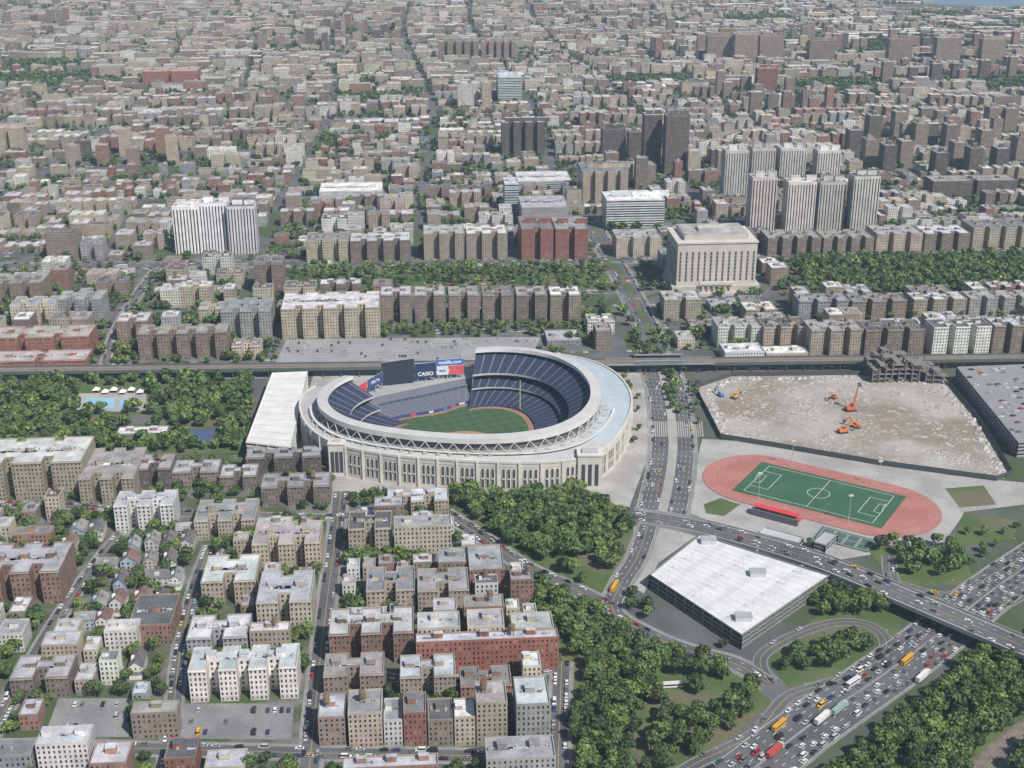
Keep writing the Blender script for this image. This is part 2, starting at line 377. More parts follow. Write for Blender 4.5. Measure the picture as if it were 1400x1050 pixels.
for a in [(0,34,892,868,848,'w'),(18,96,955,928,897,'b'),(183,245,1010,976,960,'b'),(55,124,1058,1018,994,'w'),(126,176,1072,1045,1015,'r'),
 (228,270,1068,1038,1010,'R'),(-20,46,1065,1035,1012,'g'),(146,190,894,864,848,'w'),(178,236,882,856,814,'r'),(262,408,958,916,884,'w'),(258,340,900,873,842,'g'),(344,398,898,864,852,'t'),
 (-20,86,828,784,744,'r'),(278,352,828,796,760,'t'),(354,428,870,824,782,'c'),(348,440,786,744,714,'t'),(160,240,728,692,672,'w'),(112,186,690,655,614,'t'),
 (-30,116,684,634,600,'t','school_building',2,(.5,.49,.47)),(188,236,672,642,622,'d'),(238,300,668,646,630,'b'),(302,352,672,652,636,'b'),(359,452,692,666,648,'b'),(268,350,738,712,684,'t'),(352,400,742,720,708,'t'),
 (338,440,650,626,612,'d'),(478,536,760,724,700,'t'),(530,614,706,686,668,'t'),(540,618,762,720,706,'c'),(642,690,814,780,746,'r'),(600,640,800,770,750,'b'),
 (502,568,838,808,776,'t'),(572,642,840,808,778,'t'),(452,567,908,867,832,'r'),(570,764,922,876,864,'L','apartment_building',0),(572,630,900,860,838,'c','apartment_building',0,(.4,.4,.42)),(640,690,900,858,834,'c','apartment_building',0,(.4,.4,.42)),(700,757,900,860,838,'c','apartment_building',0,(.4,.4,.42)),
 (444,526,952,924,894,'b'),(548,624,958,926,896,'t'),(630,700,965,938,912,'r'),(437,474,1020,982,950,'b'),(478,524,1022,976,944,'t'),(526,551,1020,986,956,'w'),(553,584,1020,976,948,'R'),
 (586,620,1020,986,956,'b'),(622,650,1020,982,956,'t'),(652,694,1020,962,932,'t'),(706,752,1022,964,926,'g'),(665,760,1066,1038,1008,'g','low_building',0),(470,600,1075,1050,1042,'r'),
 (-10,124,490,462,446,'o','school_building',2,(.4,.36,.33)),(-10,118,508,494,480,'o','school_building',1,(.38,.35,.33)),
 (192,312,492,456,444,'b'),(162,204,468,440,428,'b'),(305,372,464,426,408,'g'),(387,520,464,422,400,'t'),
 (18,78,448,418,406,'c'),(82,142,442,410,398,'g'),(-10,60,418,388,374,'b'),
 (241,276,347,284,276,'W','tower_block',0),(277,314,345,279,270,'W','tower_block',0),(315,352,347,283,276,'W','tower_block',0),
 (66,108,356,320,309,'b','tower_block',0),(112,142,356,334,326,'g'),(350,388,402,362,350,'b'),(420,478,359,330,318,'t'),(480,562,359,330,318,'b'),(580,636,356,320,308,'t'),(638,694,356,320,308,'t'),
 (713,757,356,314,296,'R'),(759,804,356,314,296,'R'),(842,904,352,326,314,'c'),(828,908,314,274,262,'G','office_building',0,W_),(796,858,280,236,222,'t','office_building'),
 (690,709,292,252,243,'G','office_building',0),(713,778,310,284,262,'g','office_building',0),(708,782,262,248,212,'G','office_building',0,W_),(686,745,212,168,160,'d','tower_block'),
 (823,855,224,178,169,'d','tower_block',0),(859,876,216,182,172,'d','tower_block',0),(879,903,232,158,150,'d','tower_block',0),(908,940,238,160,152,'d','tower_block',0),
 (626,653,148,116,108,'w','tower_block',0),(659,672,150,114,108,'t','tower_block',0),(681,714,140,106,99,'G','office_building',0),(600,655,84,57,50,'b','tower_block'),(658,706,84,57,50,'b','tower_block'),
 (988,1020,280,207,198,'C','tower_block',0),(1024,1058,320,244,234,'C','tower_block',0),(1026,1058,250,204,197,'C','tower_block',0),(1064,1100,250,204,197,'C','tower_block',0),(1115,1147,248,207,199,'C','tower_block',0),
 (1073,1112,316,250,240,'C','tower_block',0),(1116,1152,316,250,240,'C','tower_block',0),(1161,1197,318,242,232,'C','tower_block',0),
 (1048,1122,350,326,314,'b'),(1124,1194,349,326,314,'b'),(1196,1260,346,320,308,'t'),(1262,1325,344,320,308,'b'),(1327,1410,340,312,300,'t'),
 (907,958,438,410,398,'t'),(980,1040,476,448,434,'w'),(1042,1104,478,448,434,'t'),(1090,1160,438,412,402,'g'),(1162,1238,438,412,402,'b'),(1246,1320,436,410,400,'t'),(1322,1410,434,408,398,'g'),
 (1106,1178,487,452,438,'t'),(1180,1262,487,452,438,'b'),(1272,1352,486,448,436,'w'),(1354,1420,484,446,434,'b'),(990,1045,494,482,470,'w','low_building',0,W_),(1047,1105,493,484,474,'c','low_building',0,W_),
 (803,840,458,440,430,'w'),(748,795,474,466,452,'g','low_building',0),(437,523,274,262,250,'W','low_building',0,(.8,.8,.8)),(196,270,118,98,90,'o','school_building',1,(.38,.3,.27)),(-10,34,208,176,168,'t','tower_block',1),
 (966,1000,84,50,44,'b','tower_block',0),(1003,1035,86,48,42,'b','tower_block',0),(1037,1070,86,50,44,'b','tower_block',0),(1034,1062,130,94,88,'R','tower_block',0),(1105,1140,90,56,50,'b','tower_block',0),
 (1213,1246,88,54,48,'b','tower_block',0),(1278,1312,84,52,46,'b','tower_block',0),(1340,1372,86,54,48,'b','tower_block',0),(1272,1390,272,248,240,'d','office_building',1),(905,975,372,352,340,'g','low_building',0),(160,228,603,594,584,'b','low_building',0)]:
    hb(*a)
for i in range(6): hb(522+46*i,564+46*i,443,404,392,'b')
for x,y in [(1168,215),(1190,228),(1215,236),(1238,230),(1285,246),(1310,232),(1300,208),(1332,240),(1347,215),(1368,240),(1396,225),(1380,185),(1358,184),(1258,206),(1195,195),(1230,190)]: hb(x-9,x+9,y,y-36,y-42,'d' if R.random()<.5 else 'b','tower_block',0)
def keep_out(P): RECT.append((min(uv(p)[0] for p in P),min(uv(p)[1] for p in P),max(uv(p)[0] for p in P),max(uv(p)[1] for p in P)))
keep_out(G([(918,403),(1040,403)])+G([(1030,370)]))
# infill row houses and walk-ups between the surveyed blocks
POLY.append(G([(240,955),(404,955),(400,1015),(238,1015)]));POLY.append(G([(70,955),(178,955),(176,1010),(58,1010)]))
IZ=G([(-40,700),(110,700),(60,760),(100,850),(150,905),(235,955),(350,700),(455,700),(430,1075),(-60,1075)]);IZ2=G([(455,715),(600,715),(720,800),(762,910),(760,1070),(440,1070)])
ninf=0
for Z in (IZ,IZ2):
    for _ in range(2600):
        px=R.uniform(min(p[0] for p in Z),max(p[0] for p in Z));py=R.uniform(min(p[1] for p in Z),max(p[1] for p in Z))
        w=R.choice([8,10,14,20,24]);d=R.choice([11,14,17]);H=R.choice([9.3,9.3,12.4,15.5,18.6]) if w>9 else 9.3
        u,v=uv((px,py));u=round(u/2)*2;v=round(v/3)*3
        if not pip(*xy(u+w/2,v+d/2),Z): continue
        ok=all(not(a-1.2<u+w and u<c+1.2 and b-5<v+d and v<dd+5) for a,b,c,dd in RECT)
        if ok:
            for cu,cv in ((u,v),(u+w,v),(u,v+d),(u+w,v+d),(u+w/2,v+d/2)):
                q=xy(cu,cv)
                if near_road(*q,.8) or any(pip(*q,P) for P in POLY): ok=False;break
        if ok and ninf<46 and H<99:
            p=proj(*xy(u,v))
            if -30<p[0]<780 and p[1]<1080: ninf+=1;addb(u,v,w,d,H,R.choice('tcwrbtcg'),'apartment_building' if H>10 else 'low_building',None,True)
# procedural city blocks on the street grid
FT=[]
vR=uv(g(300,498))[1]; us=uv(g(575,330))[0]
blk=MB()
v=vR+8;rown=0
while v<5300:
    far=v>2300;rown+=1
    sw=16;bd=R.choice([54,58,66,74,82]) if v>1500 else 58;sd=R.choice([14,17,17,26])
    umax=.46*v+250
    du=0 if v<1700 else 30*math.sin((v-1700)/420)
    k0=int((-umax-us)/184)-2;k1=int((umax-us)/184)+2
    k=k0
    while k<k1:
        span=1 if (v<1700 or k in (-1,0) or R.random()<.8) else 2
        bw=168+184*(span-1)
        u0=us+8+k*184+du;k+=span
        cx,cy=xy(u0+bw/2,v+bd/2)
        if abs(cx)>.41*cy+220: continue
        px,py=proj(cx,cy)
        if py>505: continue
        dvv=0 if v<1900 else 26*math.sin(u0/310.0+1+v/900)+16*math.sin(u0/140.0)
        vb=v+dvv
        Q=[xy(u0,vb),xy(u0+bw,vb),xy(u0+bw,vb+bd),xy(u0,vb+bd)]
        blk.face([(*q,.12) for q in Q])
        typ=R.random(); mode='res'
        if typ<.09 and far: mode='park'
        elif typ<.17 and v>1900: mode='ind'
        elif typ<.2 and v>1700: mode='tower'
        elif typ<.5 and v>1700: mode='low'
        if px>850 and 60<py<190 and .2<typ<.3 and far: mode='tower'
        if px>1000 and py<70 and typ>.6: mode='ind'
        if cx>.29*cy and v>4050: mode='none'
        c0=R.choice('tttbbbcr')
        for row in (0,1):
            u=u0+R.uniform(0,3)
            while u<u0+bw-8 and mode!='none':
                if mode=='res':
                    w=R.choice([16,20,26,32,42]);d=R.uniform(16,26);H=R.choice([15.5,18.6,18.6,18.6,21.7,12.4,9.3,6.2]) if v<2000 else R.choice([21.7,18.6,18.6,18.6,15.5,12.4,9.3]);c=R.choice('ttbbrwgctCt'+c0*4)
                elif mode=='low': w=R.choice([9,12,16,22]);d=R.uniform(11,20);H=R.choice([6.2,7,9.3,9.3,12.4,15.5]);c=R.choice('tbrrgwctRtb')
                elif mode=='ind': w=R.choice([24,40,60]);d=R.uniform(18,28);H=R.choice([6.2,9.3,12.4]);c=R.choice('wgtbcr')
                elif mode=='tower': w=R.uniform(15,22);d=15;H=R.choice([25,31,37,43]);c=R.choice('bbdrt')
                else: w=30;d=0;H=0;c='t'
                w=min(w,u0+bw-u)
                vv=vb+R.uniform(.5,4) if row==0 else vb+bd-R.uniform(.5,4)-d
                if mode=='park':
                    for _ in range(10): FT.append((*xy(u+R.random()*w,vb+R.random()*bd),R.uniform(.9,1.4)))
                elif w>7:
                    ok=True;q=xy(u+w/2,vv+d/2)
                    for a,b,cc,dd in RECT:
                        if a-2<u+w and u<cc+2 and b-3<vv+d and vv<dd+3: ok=False;break
                    if ok:
                        for P in POLY:
                            if pip(*q,P) or pip(*xy(u+w/2,vv),P): ok=False
                    if ok and (v<2200) and (near_road(*q,w*.4) or near_road(*q,d*.6)): ok=False
                    if ok and R.random()<.9:
                        rc=W_ if (mode=='ind' and R.random()<.35) else (R.choice(RFAR) if v>1900 else None)
                        addb(u,vv,w,d,H,c,'apartment_building' if H>12 else 'low_building',rc=rc)
                    elif ok:
                        for _ in range(5): FT.append((*xy(u+R.random()*w,vv+R.random()*d),R.uniform(.7,1.2)))
                u+=w+(R.choice([0,.0,1.5,5,12]) if mode!='tower' else R.uniform(22,45))
        if mode!='none':
            for _ in range(span*(R.choice([16,26,36]) if mode!='ind' else 6)):
                q=xy(u0+R.random()*bw,vb+bd/2+R.uniform(-7,7)); FT.append((*q,R.uniform(.65,1.25)))
            for _ in range(span*(16 if v<2600 else 15)):
                q=xy(u0+R.random()*bw,vb-1.5); FT.append((*q,R.uniform(.6,1.1)))
            if R.random()<.3:
                for _ in range(14): q=xy(u0-6+R.uniform(-2,2),vb+R.random()*bd);FT.append((*q,R.uniform(.7,1.1)))
            if mode=='tower':
                for _ in range(24*span): FT.append((*xy(u0+R.random()*bw,vb+R.random()*bd),R.uniform(.6,1)))
        if v<2500:
            for s in (-2.2,bd+2.2):
                uu=u0
                while uu<u0+bw:
                    q=xy(uu,vb+s)
                    if R.random()<.55 and not pip(*q,PL): CARS.append((*q,.1,A0,'car'))
                    uu+=6.5
    v+=bd+sd
FT=[t for t in FT if math.hypot(t[0],t[1])>1900 or not (pip(t[0],t[1],PL) or near_road(t[0],t[1],-2))]
blk.obj('city_block_ground',M_block,kind='structure')
def inview(x,y,z,m=30):
    p=proj(x,y,z); return -m<p[0]<1400+m and -m<p[1]<1050+m
BL.sort(key=lambda b:(not (b['hand'] or inview(*xy(b['u']+b['w']/2,b['v']),10)),b['dist']))
mw=MB()
def storey(H): return ['','single','two','three','four','five','six','seven','eight','nine','ten'][min(10,max(1,round(H/3.1)))]
nind=sum(1 for b in BL if b['hand']);nfree=0
for b in BL:
    col=jit(PAL[b['c']],.17);rc=jit(b['rc'],.15);w,d,H=b['w'],b['d'],b['H']
    ind=b['hand'] or (nind+nfree<292 and b['dist']<2300)
    if ind and not b['hand']: nfree+=1
    poly=fp(w,d,b['n'])
    tall=H>33
    stl='v' if (b['c'] in 'CW' and tall) else 'h' if b['c']=='G' else ''
    if not ind:
        T=lambda x,y,b=b:xy(b['u']+x,b['v']+y)
        near=b['dist']<2200
        if b['dist']>2600: poly=[(0,0),(w,0),(w,d),(0,d)]
        mkb(mw,mw,poly,H,col,rc,T,1,par=(.9 if near else 0),blank=R.random()<.5,style=stl)
        if H>9 or R.random()<.4:
            a=R.uniform(.1,.6)*w; e=R.uniform(.45,.65)*d
            mw.box(a,e,H,a+min(5,w*.3),e+4,H+2.6,jit(PAL['t'],.3),0,T)
        continue
    kindn={'apartment_building':'apartment building','low_building':'low building','tower_block':'high-rise tower','school_building':'school building','office_building':'office building'}[b['name']]
    lab=f"{CN[b['c']]} {('high-rise tower' if b['name']=='tower_block' else storey(H)+'-storey '+kindn)} with flat {'dark' if rc[0]<.2 else 'grey'} roof"+(' and courts' if len(poly)>4 else '')
    e=mkobj(b['name'],None,None,(*xy(b['u'],b['v']),0),A0,lab,kindn,'buildings along the city streets')
    m1=MB();m2=MB();I=lambda x,y:(x,y)
    mkb(m1,m2,poly,H,col,rc,I,0,blank=(w<22 and not tall and R.random()<.5),nw=2.6 if not stl else 3.6,style=stl)
    for _ in range(int(w*d/60)):
        x=R.uniform(1,w-2);y=R.uniform(.42,.56)*d; s=R.uniform(.4,1.1)
        m2.box(x,y,H,x+s,y+s,H+R.uniform(.5,1.6),jit((.35,.33,.32),.4))
    if not tall:
        for _ in range(int(w*d/140)):
            x=R.uniform(.8,w*.7);y=R.uniform(.43,.5)*d;a=R.uniform(2,min(9,w*.3));q=R.uniform(1.5,max(1.6,d*.08))
            m2.face([(x,y,H+.03),(x+a,y,H+.03),(x+a,y+q,H+.03),(x,y+q,H+.03)],jit(R.choice(ROOFS),.2))
    m1.obj('wall',MF,e); m2.obj('roof',MR,e)
    if len(poly)>4 and not tall and b['dist']<1300:
        cc=tuple(x*.6+.18 for x in col)
        for i in range(len(poly)):
            a,c_=poly[i],poly[(i+1)%len(poly)]
            if a[1]==0 and c_[1]==0:
                m5=MB();m5.box(a[0]-.1,-.55,H-.3,c_[0]+.1,-.01,H+.35,cc,bot=True);m5.obj('cornice',MR,e)
    nb=1 if w<25 else 2 if w<45 else 3
    for q in range(nb):
        m3=MB(); a=w*(q+.5)/nb+R.uniform(-3,1)-2; a=max(.8,min(w-5.5,a)); yy=d*R.uniform(.44,.5); 
        s=min(5 if not tall else w*.4,w*.35)
        hh=R.uniform(2.4,3.4) if not tall else 6
        m3.box(a,yy,H+.02,a+s,yy+min(4.5,d*.25),H+hh,jit(col,.2)); m3.box(a-.2,yy-.2,H+hh,a+s+.2,yy+min(4.5,d*.25)+.2,H+hh+.25,rc)
        m3.obj('roof_bulkhead',MR,e)
    if R.random()<.22 and H>15 and not tall:
        m4=MB();x=w*R.uniform(.2,.8);y=d*.5
        for sx in (-1,1):
            for sy in (-1,1): m4.box(x+sx*1.1-.12,y+sy*1.1-.12,H,x+sx*1.1+.12,y+sy*1.1+.12,H+3.6,(.1,.09,.08))
        m4.cyl(x,y,H+3.5,1.9,H+6.8,1.8,10,(.2,.13,.08)); m4.cyl(x,y,H+6.8,2.0,H+8,.1,10,(.14,.1,.07),cap=False); m4.obj('water_tank',MR,e)
mw.obj('distant_city_buildings',[MF,MR],kind='stuff')
# ---- gabled houses -------------------------------------------------------
HZ=[G([(60,712),(335,722),(325,760),(268,800),(240,835),(130,840),(70,830),(100,770)]),G([(95,850),(145,850),(180,900),(230,900),(228,955),(60,890)])]
hn=0
for Z in HZ:
    us_=[uv(p) for p in Z];
    v=min(q[1] for q in us_)
    while v<max(q[1] for q in us_):
        u=min(q[0] for q in us_)
        while u<max(q[0] for q in us_):
            w=R.uniform(7.5,10.5);d=R.uniform(11,15);x,y=xy(u+w/2,v+d/2);y+=R.uniform(-3,3)
            if pip(x,y,Z) and not blocked(x,y,5.5) and R.random()<.9 and hn<80:
                hn+=1;c=R.choice([(.7,.7,.68),(.62,.6,.52),(.35,.42,.5),(.45,.4,.33),(.72,.7,.66),(.3,.2,.16),(.5,.5,.48)])
                rc=R.choice([(.13,.13,.135),(.22,.22,.225),(.18,.12,.1),(.28,.29,.31)]);H=R.uniform(6.5,9);rh=R.uniform(2.4,3.8)
                ro=A0+R.uniform(-.06,.06)+(math.pi/2 if R.random()<.3 else 0)
                e=mkobj('house',None,None,(x,y,0),ro,f"{'white' if c[0]>.6 else 'painted'} gabled detached house with {'dark' if rc[0]<.2 else 'grey'} pitched roof",'house','detached houses among trees')
                m=MB();x0,x1,y0,y1=-w/2,w/2,-d/2,d/2
                m.face([(x0,y0,0),(x1,y0,0),(x1,y0,H),(x0,y0,H)],c,[(0,0),(3,0),(3,3),(0,3)]);m.face([(x1,y1,0),(x0,y1,0),(x0,y1,H),(x1,y1,H)],c,[(0,0),(3,0),(3,3),(0,3)])
                m.face([(x1,y0,0),(x1,y1,0),(x1,y1,H),(x1,y0,H)],c,[(0,0),(4,0),(4,3),(0,3)]);m.face([(x0,y1,0),(x0,y0,0),(x0,y0,H),(x0,y1,H)],c,[(0,0),(4,0),(4,3),(0,3)])
                m.face([(x0,y0,H),(x1,y0,H),(0,y0,H+rh)],c);m.face([(x1,y1,H),(x0,y1,H),(0,y1,H+rh)],c)
                m.box(x0+.5,y0-2,0,x1-.5,y0-.02,3,c);m.obj('wall',MF,e)
                m=MB();k=.5
                m.face([(x0-k,y0-k,H-k*.7),(0,y0-k,H+rh+.1),(0,y1+k,H+rh+.1),(x0-k,y1+k,H-k*.7)],rc);m.face([(0,y0-k,H+rh+.1),(x1+k,y0-k,H-k*.7),(x1+k,y1+k,H-k*.7),(0,y1+k,H+rh+.1)],rc)
                m.face([(x0+.3,y0-2.2,3.02),(x1-.3,y0-2.2,3.02),(x1-.3,y0,3.8),(x0+.3,y0,3.8)],rc)
                m.box(x0+w*.1,-1.5,H,x0+w*.32,1.5,H+rh*.75,c);m.obj('roof',MR,e)
                m=MB();m.box(w*.2,-.4,H+.5,w*.2+.7,.4,H+rh+1,(.3,.15,.1));m.obj('chimney',MR,e)
                RECT.append((u,v,u+w,v+d))
            u+=w+R.uniform(1.5,4)
        v+=d+R.uniform(7,12)
# ---- prism structures ----------------------------------------------------
def prism(name,roofpx,H,wc,rc,label,cat,par=1.1,nw=6,fh=3.2,ex=True):
    P=G(roofpx,H);
    ar=sum(P[i][0]*P[(i+1)%len(P)][1]-P[(i+1)%len(P)][0]*P[i][1] for i in range(len(P)))
    if ar<0: P=P[::-1]
    cx=sum(p[0] for p in P)/len(P);cy=sum(p[1] for p in P)/len(P)
    L=[(p[0]-cx,p[1]-cy) for p in P]; POLY.append(P)
    e=mkobj(name,None,None,(cx,cy,0),0,label,cat)
    m1=MB();m2=MB();n=len(L)
    fl=max(1,round(H/fh))
    for i in range(n):
        a=L[i];b=L[(i+1)%n];LL=math.hypot(a[0]-b[0],a[1]-b[1]);
        for k in range(fl):
            z0=H/fl*k;z1=z0+H/fl*.42;z2=H/fl*(k+1)
            m1.face([(*a,z0),(*b,z0),(*b,z1),(*a,z1)],wc); 
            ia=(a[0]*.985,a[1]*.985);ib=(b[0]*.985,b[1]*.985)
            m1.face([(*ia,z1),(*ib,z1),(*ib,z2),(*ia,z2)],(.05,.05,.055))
            m1.face([(*a,z1),(*b,z1),(*ib,z1),(*ia,z1)],wc)
            m1.face([(*a,z2),(*b,z2),(*ib,z2),(*ia,z2)],wc)
        k=int(LL/8)
        for q in range(k+1):
            t=q/max(1,k);x=a[0]+(b[0]-a[0])*t;y=a[1]+(b[1]-a[1])*t
            m1.box(x*.995-.4,y*.995-.4,0,x*.995+.4,y*.995+.4,H,wc)
        ia=(a[0]*.99,a[1]*.99);ib=(b[0]*.99,b[1]*.99)
        m1.face([(*a,H),(*b,H),(*b,H+par),(*a,H+par)],wc);m1.face([(*a,H+par),(*b,H+par),(*ib,H+par),(*ia,H+par)],wc);m1.face([(*ib,H),(*ia,H),(*ia,H+par),(*ib,H+par)],wc)
    m2.face([(*p,H+.05) for p in L],rc)
    m1.obj('wall',MT,e);m2.obj('roof',MT,e); return e,L,H
def bil(L,s,t):
    return tuple((L[0][i]*(1-s)+L[1][i]*s)*(1-t)+(L[3][i]*(1-s)+L[2][i]*s)*t for i in (0,1))
GH=9
ge,gl,gh=prism('parking_garage',[(957,732),(888,787),(1014,870),(1134,788)],GH,(.2,.21,.2),(.64,.65,.66),'low parking garage with broad white concrete roof deck','garage')
m=MB()
for i in range(1,14):
    a=bil(gl,i/14,.02);b=bil(gl,i/14,.98);c=bil(gl,i/14+.003,.98);d=bil(gl,i/14+.003,.02); m.face([(*q,GH+.12) for q in (a,b,c,d)],(.5,.5,.5))
for j in range(1,5):
    for k in range(50):
        a=bil(gl,k/50,.2*j-.03);b=bil(gl,k/50,.2*j+.03);c=bil(gl,k/50+.0016,.2*j+.03);d=bil(gl,k/50+.0016,.2*j-.03); m.face([(*q,GH+.16) for q in (a,b,c,d)],(.45,.45,.43))
m.obj('deck_marking',MT,ge)
for s,t in ((.3,.62),(.85,.88),(.08,.1)):
    m=MB();q=bil(gl,s,t);m.box(q[0]-5,q[1]-3,GH+.1,q[0]+5,q[1]+3,GH+3.2,(.5,.5,.5));m.box(q[0]-5.2,q[1]-3.2,GH+3.2,q[0]+5.2,q[1]+3.2,GH+3.5,(.35,.38,.38));m.obj('stair_tower',MT,ge)
for i in range(5):
    for j in range(3):
        q=bil(gl,.1+.2*i,.15+.35*j);m=MB();m.cyl(q[0],q[1],GH+.1,.12,GH+7,.08,6,(.5,.5,.5));m.box(q[0]-.9,q[1]-.2,GH+7,q[0]+.9,q[1]+.2,GH+7.2,(.6,.6,.6));m.obj('light_pole',MT,ge)
ge,gl,gh=prism('parking_garage',[(372,511),(336,606),(398,613),(421,509)],16,(.62,.61,.58),(.66,.66,.65),'long white multi-storey garage with flat pale roof','garage')
m=MB()
for i in range(1,12):
    a=bil(gl,i/12,0.02);b=bil(gl,i/12,.98);c=bil(gl,i/12+.005,.98);d=bil(gl,i/12+.005,.02);m.face([(*q,16.12) for q in (a,b,c,d)],(.5,.49,.47))
m.obj('roof_joint',MT,ge)
ge,gl,gh=prism('parking_garage',[(1308,503),(1392,606),(1480,600),(1440,498)],12,(.3,.3,.3),(.25,.255,.265),'grey parking garage with few cars on top','garage')
gx,gy=ge.location[0],ge.location[1]
m=MB()
for j in range(11):
    for k in range(60):
        a=bil(gl,.02+k*.016,.05+j*.085);b=bil(gl,.02+k*.016,.085+j*.085);m.face([(a[0],a[1],12.15),(b[0],b[1],12.15),(b[0]+.2,b[1]+.2,12.15),(a[0]+.2,a[1]+.2,12.15)],(.5,.5,.48))
m.obj('deck_marking',MT,ge)
for j in range(12):
    for k in range(34):
        if R.random()<.14:
            q=bil(gl,.04+k*.028,.05+j*.08);CARS.append((q[0]+gx,q[1]+gy,12.15,.1,'car'))
for j in range(9):
    for k in range(90):
        t=.06+j*.11;s=k/90
        if R.random()<.07:
            a=[PL[3],PL[2],PL[1],PL[0]];q=bil(a,s,t);
            if not near_road(*q,0): CARS.append((q[0],q[1],.35,A0+1.57,'car'))
m=MB();LL=[PL[3],PL[2],PL[1],PL[0]]
for j in range(9):
    for k in range(100):
        a=bil(LL,k/100,.03+j*.11);b=bil(LL,k/100,.085+j*.11);m.face([(a[0],a[1],.4),(a[0]+.25,a[1],.4),(b[0]+.25,b[1],.4),(b[0],b[1],.4)],(.55,.55,.54))
m.obj('parking_bay_marking',MT,kind='structure')
# ---- stadium -------------------------------------------------------------
C=((g(428,548,36)[0]+g(824,540,36)[0])/2,(g(610,600,36)[1]+g(720,474,36)[1])/2)
RP=G([(468,514),(440,530),(430,548),(442,567),(480,583),(540,593),(610,600),(680,601),(740,596),(785,583),(813,562),(823,540),(812,512),(785,492),(750,480),(700,474),(652,475),(590,486),(520,500)],36)
WP=G([(416,572),(411,594),(422,622),(458,648),(540,663),(650,671),(735,673),(788,670),(826,656),(856,615),(864,580),(846,548),(812,528),(770,519),(700,516),(650,517),(590,528),(510,545),(440,560)],0)
def rayr(P,a):
    dx,dy=math.cos(a),math.sin(a);best=0
    for i in range(len(P)):
        x1,y1=P[i][0]-C[0],P[i][1]-C[1];x2,y2=P[(i+1)%len(P)][0]-C[0],P[(i+1)%len(P)][1]-C[1]
        ex,ey=x2-x1,y2-y1;det=-dx*ey+dy*ex
        if abs(det)<1e-9: continue
        t=(-x1*ey+y1*ex)/det;s=(dx*y1-dy*x1)/det
        if t>0 and -1e-6<=s<=1+1e-6: best=max(best,t)
    return best
NR=720
RR=np.array([rayr(RP,2*math.pi*i/NR) for i in range(NR)])
kk=np.ones(61)/61; RR=np.convolve(np.concatenate([RR[-30:],RR,RR[:30]]),kk,'valid')
WR=np.array([rayr(WP,2*math.pi*i/NR) for i in range(NR)]); WR=np.maximum(WR,RR+3)
k9=np.ones(31)/31
for _ in range(2): WR=np.convolve(np.concatenate([WR[-15:],WR,WR[:15]]),k9,'valid')
def rr(a): return float(np.interp((a/(2*math.pi)*NR)%NR,np.arange(NR+1),np.append(RR,RR[0])))
def wr(a): return float(np.interp((a/(2*math.pi)*NR)%NR,np.arange(NR+1),np.append(WR,WR[0])))
def sp(a,d,z,f=rr): r=f(a)-d; return (r*math.cos(a),r*math.sin(a),z)
aS=math.atan2(RP[0][1]-C[1],RP[0][0]-C[0]); aE=math.atan2(RP[16][1]-C[1],RP[16][0]-C[0])+2*math.pi
POLY.append([(C[0]+sp(2*math.pi*i/90,-6,0,wr)[0],C[1]+sp(2*math.pi*i/90,-6,0,wr)[1]) for i in range(90)])
ST_=mkobj('stadium',None,None,(C[0],C[1],0),0,'large oval baseball stadium with pale stone facade and arched windows','stadium')
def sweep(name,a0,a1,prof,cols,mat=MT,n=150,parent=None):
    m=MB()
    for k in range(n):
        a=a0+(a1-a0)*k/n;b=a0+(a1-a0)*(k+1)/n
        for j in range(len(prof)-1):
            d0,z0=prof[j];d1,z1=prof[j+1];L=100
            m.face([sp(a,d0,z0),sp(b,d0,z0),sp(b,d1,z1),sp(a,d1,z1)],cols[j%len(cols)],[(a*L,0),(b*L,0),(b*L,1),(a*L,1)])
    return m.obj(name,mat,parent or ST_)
def seat_mat():
    m,nt,b=newmat('stadium_seats')
    u=N(nt,'ShaderNodeUVMap');s=N(nt,'ShaderNodeSeparateXYZ');nt.links.new(u.outputs[0],s.inputs[0])
    at=N(nt,'ShaderNodeAttribute',attribute_name='Col')
    a=mth(nt,'LESS_THAN',mth(nt,'FRACT',mth(nt,'MULTIPLY',s.outputs[0],1/9.0)),.1)
    r=mth(nt,'LESS_THAN',mth(nt,'FRACT',mth(nt,'MULTIPLY',s.outputs[1],14.0)),.3)
    c=mixc(nt,mth(nt,'MULTIPLY',r,.12),at.outputs['Color'],(.25,.26,.28)); c=mixc(nt,a,c,(.17,.18,.2))
    nt.links.new(c,b.inputs['Base Color']);return m
MS=seat_mat();NAVY=(.014,.024,.065);PALE=(.45,.45,.45)
sweep('canopy_roof',aS,aE,[(0,32.6),(0,36.6),(8,37.2),(8,34.2)],[(.56,.555,.54),(.5,.5,.49),(.68,.68,.68)])
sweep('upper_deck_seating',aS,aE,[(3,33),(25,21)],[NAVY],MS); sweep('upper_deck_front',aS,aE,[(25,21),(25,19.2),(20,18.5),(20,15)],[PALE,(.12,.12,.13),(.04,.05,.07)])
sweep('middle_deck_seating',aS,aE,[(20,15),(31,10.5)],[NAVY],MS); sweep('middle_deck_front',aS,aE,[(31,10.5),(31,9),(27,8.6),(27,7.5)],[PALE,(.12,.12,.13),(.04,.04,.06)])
sweep('lower_deck_seating',aS,aE,[(27,7.5),(52,1.6)],[NAVY],MS); sweep('field_wall',aS,aE,[(52,1.6),(52,.4)],[(.03,.05,.16)])
sweep('bleacher_seating',aE-2*math.pi+.02,aS-.02,[(8,12),(18,9.5),(18,7.5),(38,3)],[(.13,.14,.18),(.05,.07,.14),(.11,.12,.16)],MS,60)
sweep('outfield_wall',aE-2*math.pi,aS,[(38,3),(38,.4)],[(.03,.06,.25)],MT,60)
sweep('concourse_wall',aS,aE,[(3,35),(3,25)],[(.13,.13,.135)])
